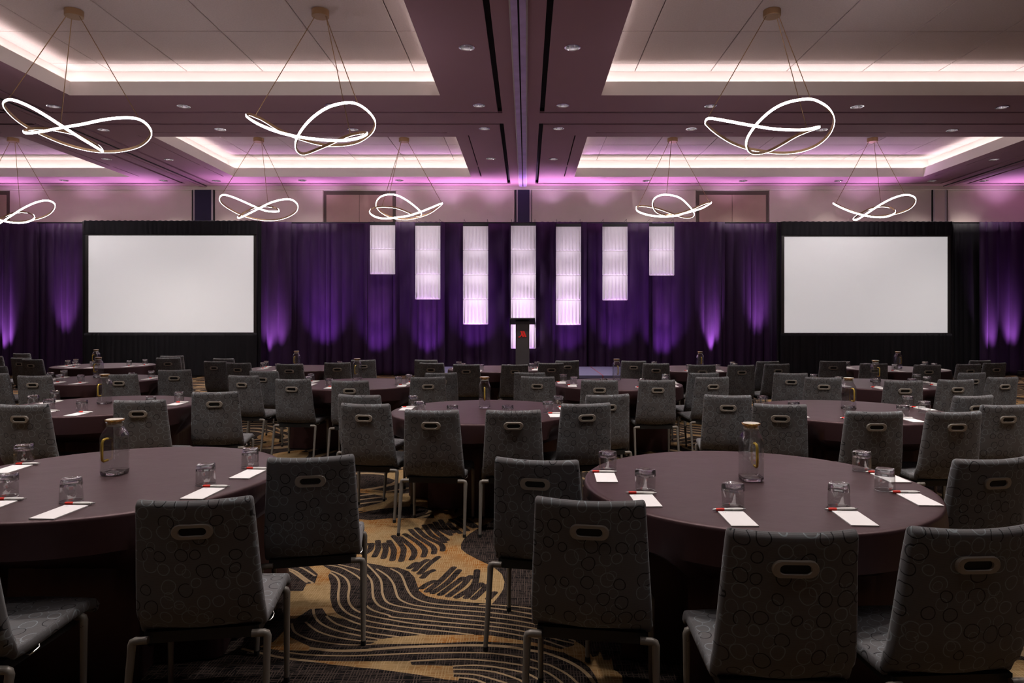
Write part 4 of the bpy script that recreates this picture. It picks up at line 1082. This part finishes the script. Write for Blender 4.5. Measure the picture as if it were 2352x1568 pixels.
# ---- tables under floor-length cloths
def cloth_mesh(seed, tx, ty, spin, seats):
    rnd = random.Random(seed); n = 144
    ph = [rnd.uniform(0, 6.28) for _ in range(5)]
    def fold(a): return 0.45*math.sin(9*a + ph[0]) + 0.35*math.sin(14*a + ph[1]) + 0.3*math.sin(5*a + ph[2]) + 0.2*math.sin(23*a + ph[3])
    rings = []
    for r in (0.02, 0.25, 0.5, 0.7, TR - 0.025, TR - 0.008):
        rings.append([(r*math.cos(2*math.pi*j/n), r*math.sin(2*math.pi*j/n), TH - (0.0012 if r > TR - 0.01 else 0)) for j in range(n)])
    for z, fl in ((TH - 0.006, 0), (TH - 0.016, 0), (TH - 0.05, .03), (0.62, .12), (0.48, .3), (0.30, .55), (0.15, .8), (0.008, 1.0)):
        ring = []
        for j in range(n):
            a = 2*math.pi*j/n
            f = fold(a)
            rr = TR + (0.0 if fl == 0 else 0.004) + 0.055 * fl + 0.05 * fl * f * (0.6 + 0.4*fl)
            if z > TH - 0.01: rr = TR - 0.001
            ring.append((rr*math.cos(a), rr*math.sin(a), z))
        rings.append(ring)
    # the hanging cloth is pushed in where chair seats and legs stand against it
    cs_, sn_ = math.cos(spin), math.sin(spin)
    for ri, ring in enumerate(rings):
        for j, (x, y, z) in enumerate(ring):
            if z > 0.72: continue
            rr = math.hypot(x, y); ux, uy = x / rr, y / rr
            for _ in range(60):
                wx_, wy_ = tx + rr * (ux*cs_ - uy*sn_), ty + rr * (ux*sn_ + uy*cs_)
                hit = False
                for (cx, cy, ca) in seats:
                    dx, dy = wx_ - cx, wy_ - cy
                    lx, ly = dx*math.cos(ca) + dy*math.sin(ca), -dx*math.sin(ca) + dy*math.cos(ca)
                    if (z < 0.5 and abs(lx) < 0.37 and -0.06 < ly < 0.68) or (z < 0.65 and abs(lx) < 0.28 and -0.08 < ly < 0.18): hit = True; break
                if not hit or rr < 0.25: break
                rr -= 0.012
            ring[j] = (ux*rr, uy*rr, z)
    # soften the push so that the fabric hangs in curves
    for ring in rings:
        if ring[0][2] > 0.72: continue
        rad = [math.hypot(p[0], p[1]) for p in ring]
        for _ in range(3): rad = [min(rad[j], (rad[j-1] + rad[(j+1) % n]) / 2 + 0.02) for j in range(n)]
        for j, p in enumerate(ring):
            q = math.hypot(p[0], p[1]); ring[j] = (p[0] * rad[j] / q, p[1] * rad[j] / q, p[2])
    rings = rings[::-1]
    b = MB(); b.loft(rings, True, False)
    b.f.append(tuple(len(b.v) - n + j for j in range(n))); b.m.append(0)
    return b.mesh('tablecloth', M['cloth'], angle=60)
b = MB(); b.lathe([(TR - 0.02, TH - 0.03), (TR - 0.004, TH - 0.028), (TR - 0.004, TH - 0.006), (TR - 0.02, TH - 0.003)], 48); top_m = b.mesh('tabletop', M['sidewall'])
b = MB(); b.lathe([(0.25, 0.0), (0.25, 0.02), (0.05, 0.05), (0.04, TH - 0.04), (0.2, TH - 0.031)], 24); ped_m = b.mesh('pedestal', M['black'])
for i, (nm, x, y) in enumerate(TABLES):
    e = empty('banquet_table', (x, y, 0), rz=0.0)
    tag(e, 'round banquet table under dark plum cloth, %s' % nm.replace(' table', ' one').replace('back-row', 'back-row'), 'table', 'round banquet tables')
    o = link(bpy.data.objects.new('tablecloth', cloth_mesh(1 + i % 4, x, y, 0.7 * i, [c_ for c_ in SEATS if math.hypot(c_[0] - x, c_[1] - y) < 1.7])), e); o.rotation_euler.z = 0.7 * i
    link(bpy.data.objects.new('tabletop', top_m), e)
    link(bpy.data.objects.new('pedestal', ped_m), e)

# ================================================================ PLACE SETTINGS
def superell(rx, n_exp, m=32, z=0.0, rip=0.0):
    out = []
    for j in range(m):
        a = 2*math.pi*j/m + math.pi/m
        c, s_ = math.cos(a), math.sin(a)
        r_ = rx / ((abs(c)**n_exp + abs(s_)**n_exp) ** (1/n_exp)) + (rip if j % 2 else 0)
        out.append((r_*c, r_*s_, z))
    return out
def tumbler():
    e = empty('drinking_glass')
    b = MB(); H_ = 0.093
    outer = [(0.0, 0.0425, 2.0), (0.002, 0.0435, 2.0), (0.02, 0.0428, 2.1), (0.045, 0.0415, 2.6), (0.065, 0.0395, 3.4), (0.08, 0.0378, 4.5), (0.089, 0.0368, 5.0), (H_, 0.035, 5.0)]
    inner = [(0.0765, 0.001, 3.0), (0.0762, 0.022, 3.0), (0.074, 0.033, 4.0), (0.065, 0.0368, 3.4), (0.045, 0.0390, 2.6), (0.02, 0.0404, 2.1), (0.0, 0.0411, 2.0)]
    zb = 0.070                                             # walls below, thick square base above (the glass stands upside down)
    wall = [superell(r_, n_, 32, z) for z, r_, n_ in inner if z <= zb] + [superell(r_, n_, 32, z) for z, r_, n_ in outer if z <= zb]
    b.loft(wall, True, False); b.obj('glass_wall', M['glass_wall'], e, angle=50)
    b = MB()
    base = [superell(0.001, 2, 32, 0.0765), superell(0.022, 3, 32, 0.0762), superell(0.033, 4, 32, 0.074), superell(0.0366, 3.5, 32, 0.0655), superell(0.0396, 3.4, 32, 0.0655)]
    base += [superell(r_, n_, 32, z) for z, r_, n_ in outer if z > zb]
    base += [superell(0.028, 4.5, 32, H_ - 0.0005), superell(0.02, 3, 32, H_ - 0.003), superell(0.001, 2, 32, H_ - 0.004)]
    b.loft(base, True, True); b.obj('thick_base', M['glass'], e, angle=35)
    b = MB(); b.tube([(0.0423*math.cos(k*math.pi/16), 0.0423*math.sin(k*math.pi/16), 0.0014) for k in range(32)], 0.0011, 6, closed=True); b.obj('rim', M['rim_highlight'], e)
    return e
def pen_proto():
    e = empty('ballpoint_pen')
    def part(name, prof, mat, parent):
        b = MB(); b.lathe(prof, 10)
        b.v = [(z, y * 1.2, x * 1.2 + 0.0066) for x, y, z in b.v]
        b.f = [f[::-1] for f in b.f]
        return b.obj(name, mat, parent, angle=40)
    part('tip', [(0.0008, -0.066), (0.0018, -0.064), (0.0040, -0.052)], M['pen_metal'], e)
    part('rubber_grip', [(0.0046, -0.052), (0.0055, -0.046), (0.0055, -0.026), (0.0048, -0.019)], M['pen_red'], e)
    br = part('barrel', [(0.0047, -0.019), (0.0052, 0.0), (0.0052, 0.04), (0.0042, 0.055)], M['pen_white'], e)
    part('push_button', [(0.0025, 0.055), (0.0025, 0.066), (0.0015, 0.067)], M['pen_metal'], e)
    b = MB(); b.box(0.012, 0.052, -0.0088, -0.0066, 0.004, 0.009); b.box(0.048, 0.053, -0.0088, -0.003, 0.004, 0.009); b.obj('clip', M['pen_white'], br, smooth=False)
    return e
def pad_proto():
    e = empty('notepad')
    w, h = 0.049, 0.0925
    b = MB(); n = 8; vs = []
    b.box(-w, w, -h, h, 0, 0.004); b.obj('paper_block', M['paper'], e, smooth=False)
    b = MB()
    for x in (-0.034, -0.028):
        b.add([(x, h - 0.022, 0.0043), (x + 0.002, h - 0.022, 0.0043), (x + 0.005, h - 0.014, 0.0043), (x + 0.003, h - 0.014, 0.0043)], [(0, 1, 2, 3)])
    b.obj('printed_mark', M['ink'], e, smooth=False)
    return e
def carafe_proto():
    e = empty('glass_carafe')
    b = MB()
    m = 64
    outer = [(0.0, 0.044, 5), (0.004, 0.048, 6), (0.02, 0.0485, 7), (0.10, 0.0488, 7), (0.18, 0.0485, 7), (0.195, 0.047, 5), (0.212, 0.042, 3.2), (0.224, 0.0375, 2.3), (0.232, 0.0365, 2), (0.246, 0.0368, 2), (0.252, 0.0385, 2)]
    inner = [(0.252, 0.0365, 2), (0.246, 0.0345, 2), (0.232, 0.0342, 2), (0.224, 0.035, 2.3), (0.212, 0.0392, 3.2), (0.195, 0.0442, 5), (0.18, 0.0455, 7), (0.02, 0.0455, 7), (0.013, 0.043, 6), (0.012, 0.02, 3), (0.012, 0.001, 2)]
    rings = [superell(r_, n_, m, z, 0.0006 if 0.004 < z < 0.19 else 0) for z, r_, n_ in outer if z > 0.01] + [superell(r_, n_, m, z) for z, r_, n_ in inner if z > 0.0125]
    b.loft(rings, True, False); b.obj('glass_body', M['glass_wall'], e, angle=50)
    b = MB(); b.loft([superell(0.001, 2, m, 0.002), superell(0.03, 4, m, 0.002)] + [superell(r_, n_, m, z, 0.0006) for z, r_, n_ in outer if z <= 0.02] + [superell(0.0455, 7, m, 0.02), superell(0.043, 6, m, 0.013), superell(0.02, 3, m, 0.012), superell(0.001, 2, m, 0.012)], True, True)
    b.obj('glass_foot', M['glass'], e, angle=50)
    b = MB(); b.tube([(0, -0.047, 0.178), (0, -0.060, 0.180), (0, -0.078, 0.176), (0, -0.084, 0.163), (0, -0.085, 0.13), (0, -0.085, 0.095), (0, -0.083, 0.082), (0, -0.074, 0.076), (0, -0.048, 0.077)], 0.0062, 12)
    b.obj('handle', M['amber'], e)
    lid = MB(); lid.lathe([(0.001, 0.2655), (0.036, 0.266), (0.0425, 0.265), (0.0432, 0.262), (0.040, 0.2575), (0.0335, 0.2565), (0.001, 0.256)][::-1], 36); ld = lid.obj('lid', M['lid_gold'], e, angle=35)
    b = MB(); b.lathe([(0.001, 0.2662), (0.037, 0.2664), (0.0375, 0.2658)][::-1], 32, caps=False); b.obj('lid_top', M['lid_top'], ld)
    b = MB(); b.lathe([(0.030, 0.242), (0.030, 0.2562)], 28); b.obj('lid_stopper', M['lid_gold'], ld)
    b = MB(); b.lathe([(0.031, 0.233), (0.0338, 0.234), (0.0338, 0.2415), (0.031, 0.2425)], 28); b.obj('lid_seal', M['seal'], ld)
    return e
G0 = [(-.63, .25, -.03), (-.515, -.16, -.03), (-.21, -.415, -.035), (.215, -.41, -.02), (.54, -.145, .052), (.632, .245, .05)]
GL = [(-.66, .30, .06), (-.56, -.08, .06), (-.22, -.39, .06), (.10, -.458, .07), (.52, -.175, .07), (.572, .19, .06)]
gp_, pp_, np_, cp_ = tumbler(), pen_proto(), pad_proto(), carafe_proto()
used = {'g': False, 'p': False, 'n': False, 'c': False}
def inst(key, proto):
    if not used[key]: used[key] = True; return proto
    return copy_tree(proto)
rnd = random.Random(11)
CAR = {0: (263.5, 1092, -6), 1: (1725, 1106, 0), 2: (240, 929, -4), 3: (1113, 939, 4), 4: (1949, 942, 5), 5: (226, 868, -4), 6: (820.5, 872.5, -6), 7: (1416.5, 874, 4), 8: (2011, 879, 4), 9: (220.5, 838, -5), 10: (681, 846, -8), 12: (1608, 847.5, 3), 13: (2062.5, 848, 3)}
SET_ORD = ['leftmost', 'second from left', 'third from left', 'fourth from left', 'fifth from left', 'rightmost']
for ti, (nm, tx, ty) in enumerate(TABLES):
    left = tx < -1.0
    G = GL if left else G0
    vis = []
    for gx, gy, dxp in G:
        x, y = tx + gx + rnd.uniform(-.012, .012) * (ti > 1), ty + gy + rnd.uniform(-.012, .012) * (ti > 1)
        px, py = to_px(x, y, TH)
        if -30 < px < 2382: vis.append((px, x, y, dxp))
    vis.sort()
    names = {6: SET_ORD, 5: ['leftmost', 'second from left', 'third from left', 'fourth from left', 'rightmost'], 4: ['leftmost', 'second from left', 'third from left', 'rightmost'], 3: ['leftmost', 'middle', 'rightmost']}[len(vis)]
    for k, (px, x, y, dxp) in enumerate(vis):
        o = inst('g', gp_); o.location = (x, y, TH + 0.0006); o.rotation_euler = (0, 0, R(rnd.uniform(-12, 12) + (45 if ti == 1 else 25)))
        tag(o, 'upturned clear glass, %s on the %s' % (names[k], nm), 'glass', 'upturned drinking glasses')
        o = inst('p', pp_); o.location = (x + dxp, y - 0.062, TH + 0.0006); o.rotation_euler = (0, 0, R(rnd.uniform(-5, 5)))
        tag(o, 'white and red pen, %s on the %s' % (names[k], nm), 'pen', 'ballpoint pens')
        o = inst('n', np_); o.location = (x + dxp, y - 0.172, TH + 0.0006); o.rotation_euler = (0, 0, R(rnd.uniform(-4, 4)))
        tag(o, 'white notepad, %s on the %s' % (names[k], nm), 'notepad', 'white notepads')
    if ti in CAR:
        cx, cyy, rot = CAR[ti]
        o = inst('c', cp_)
        D = (EYE - TH) * F / (cyy - 4 * 3.2 / ty - PY0)
        if ti > 8: D = ty + 0.05
        o.location = (fx(cx, D), D, TH + 0.0006); o.rotation_euler = (0, 0, R(rot))
        tag(o, 'clear carafe with gold lid and amber handle on the %s' % nm, 'carafe', 'glass carafes')
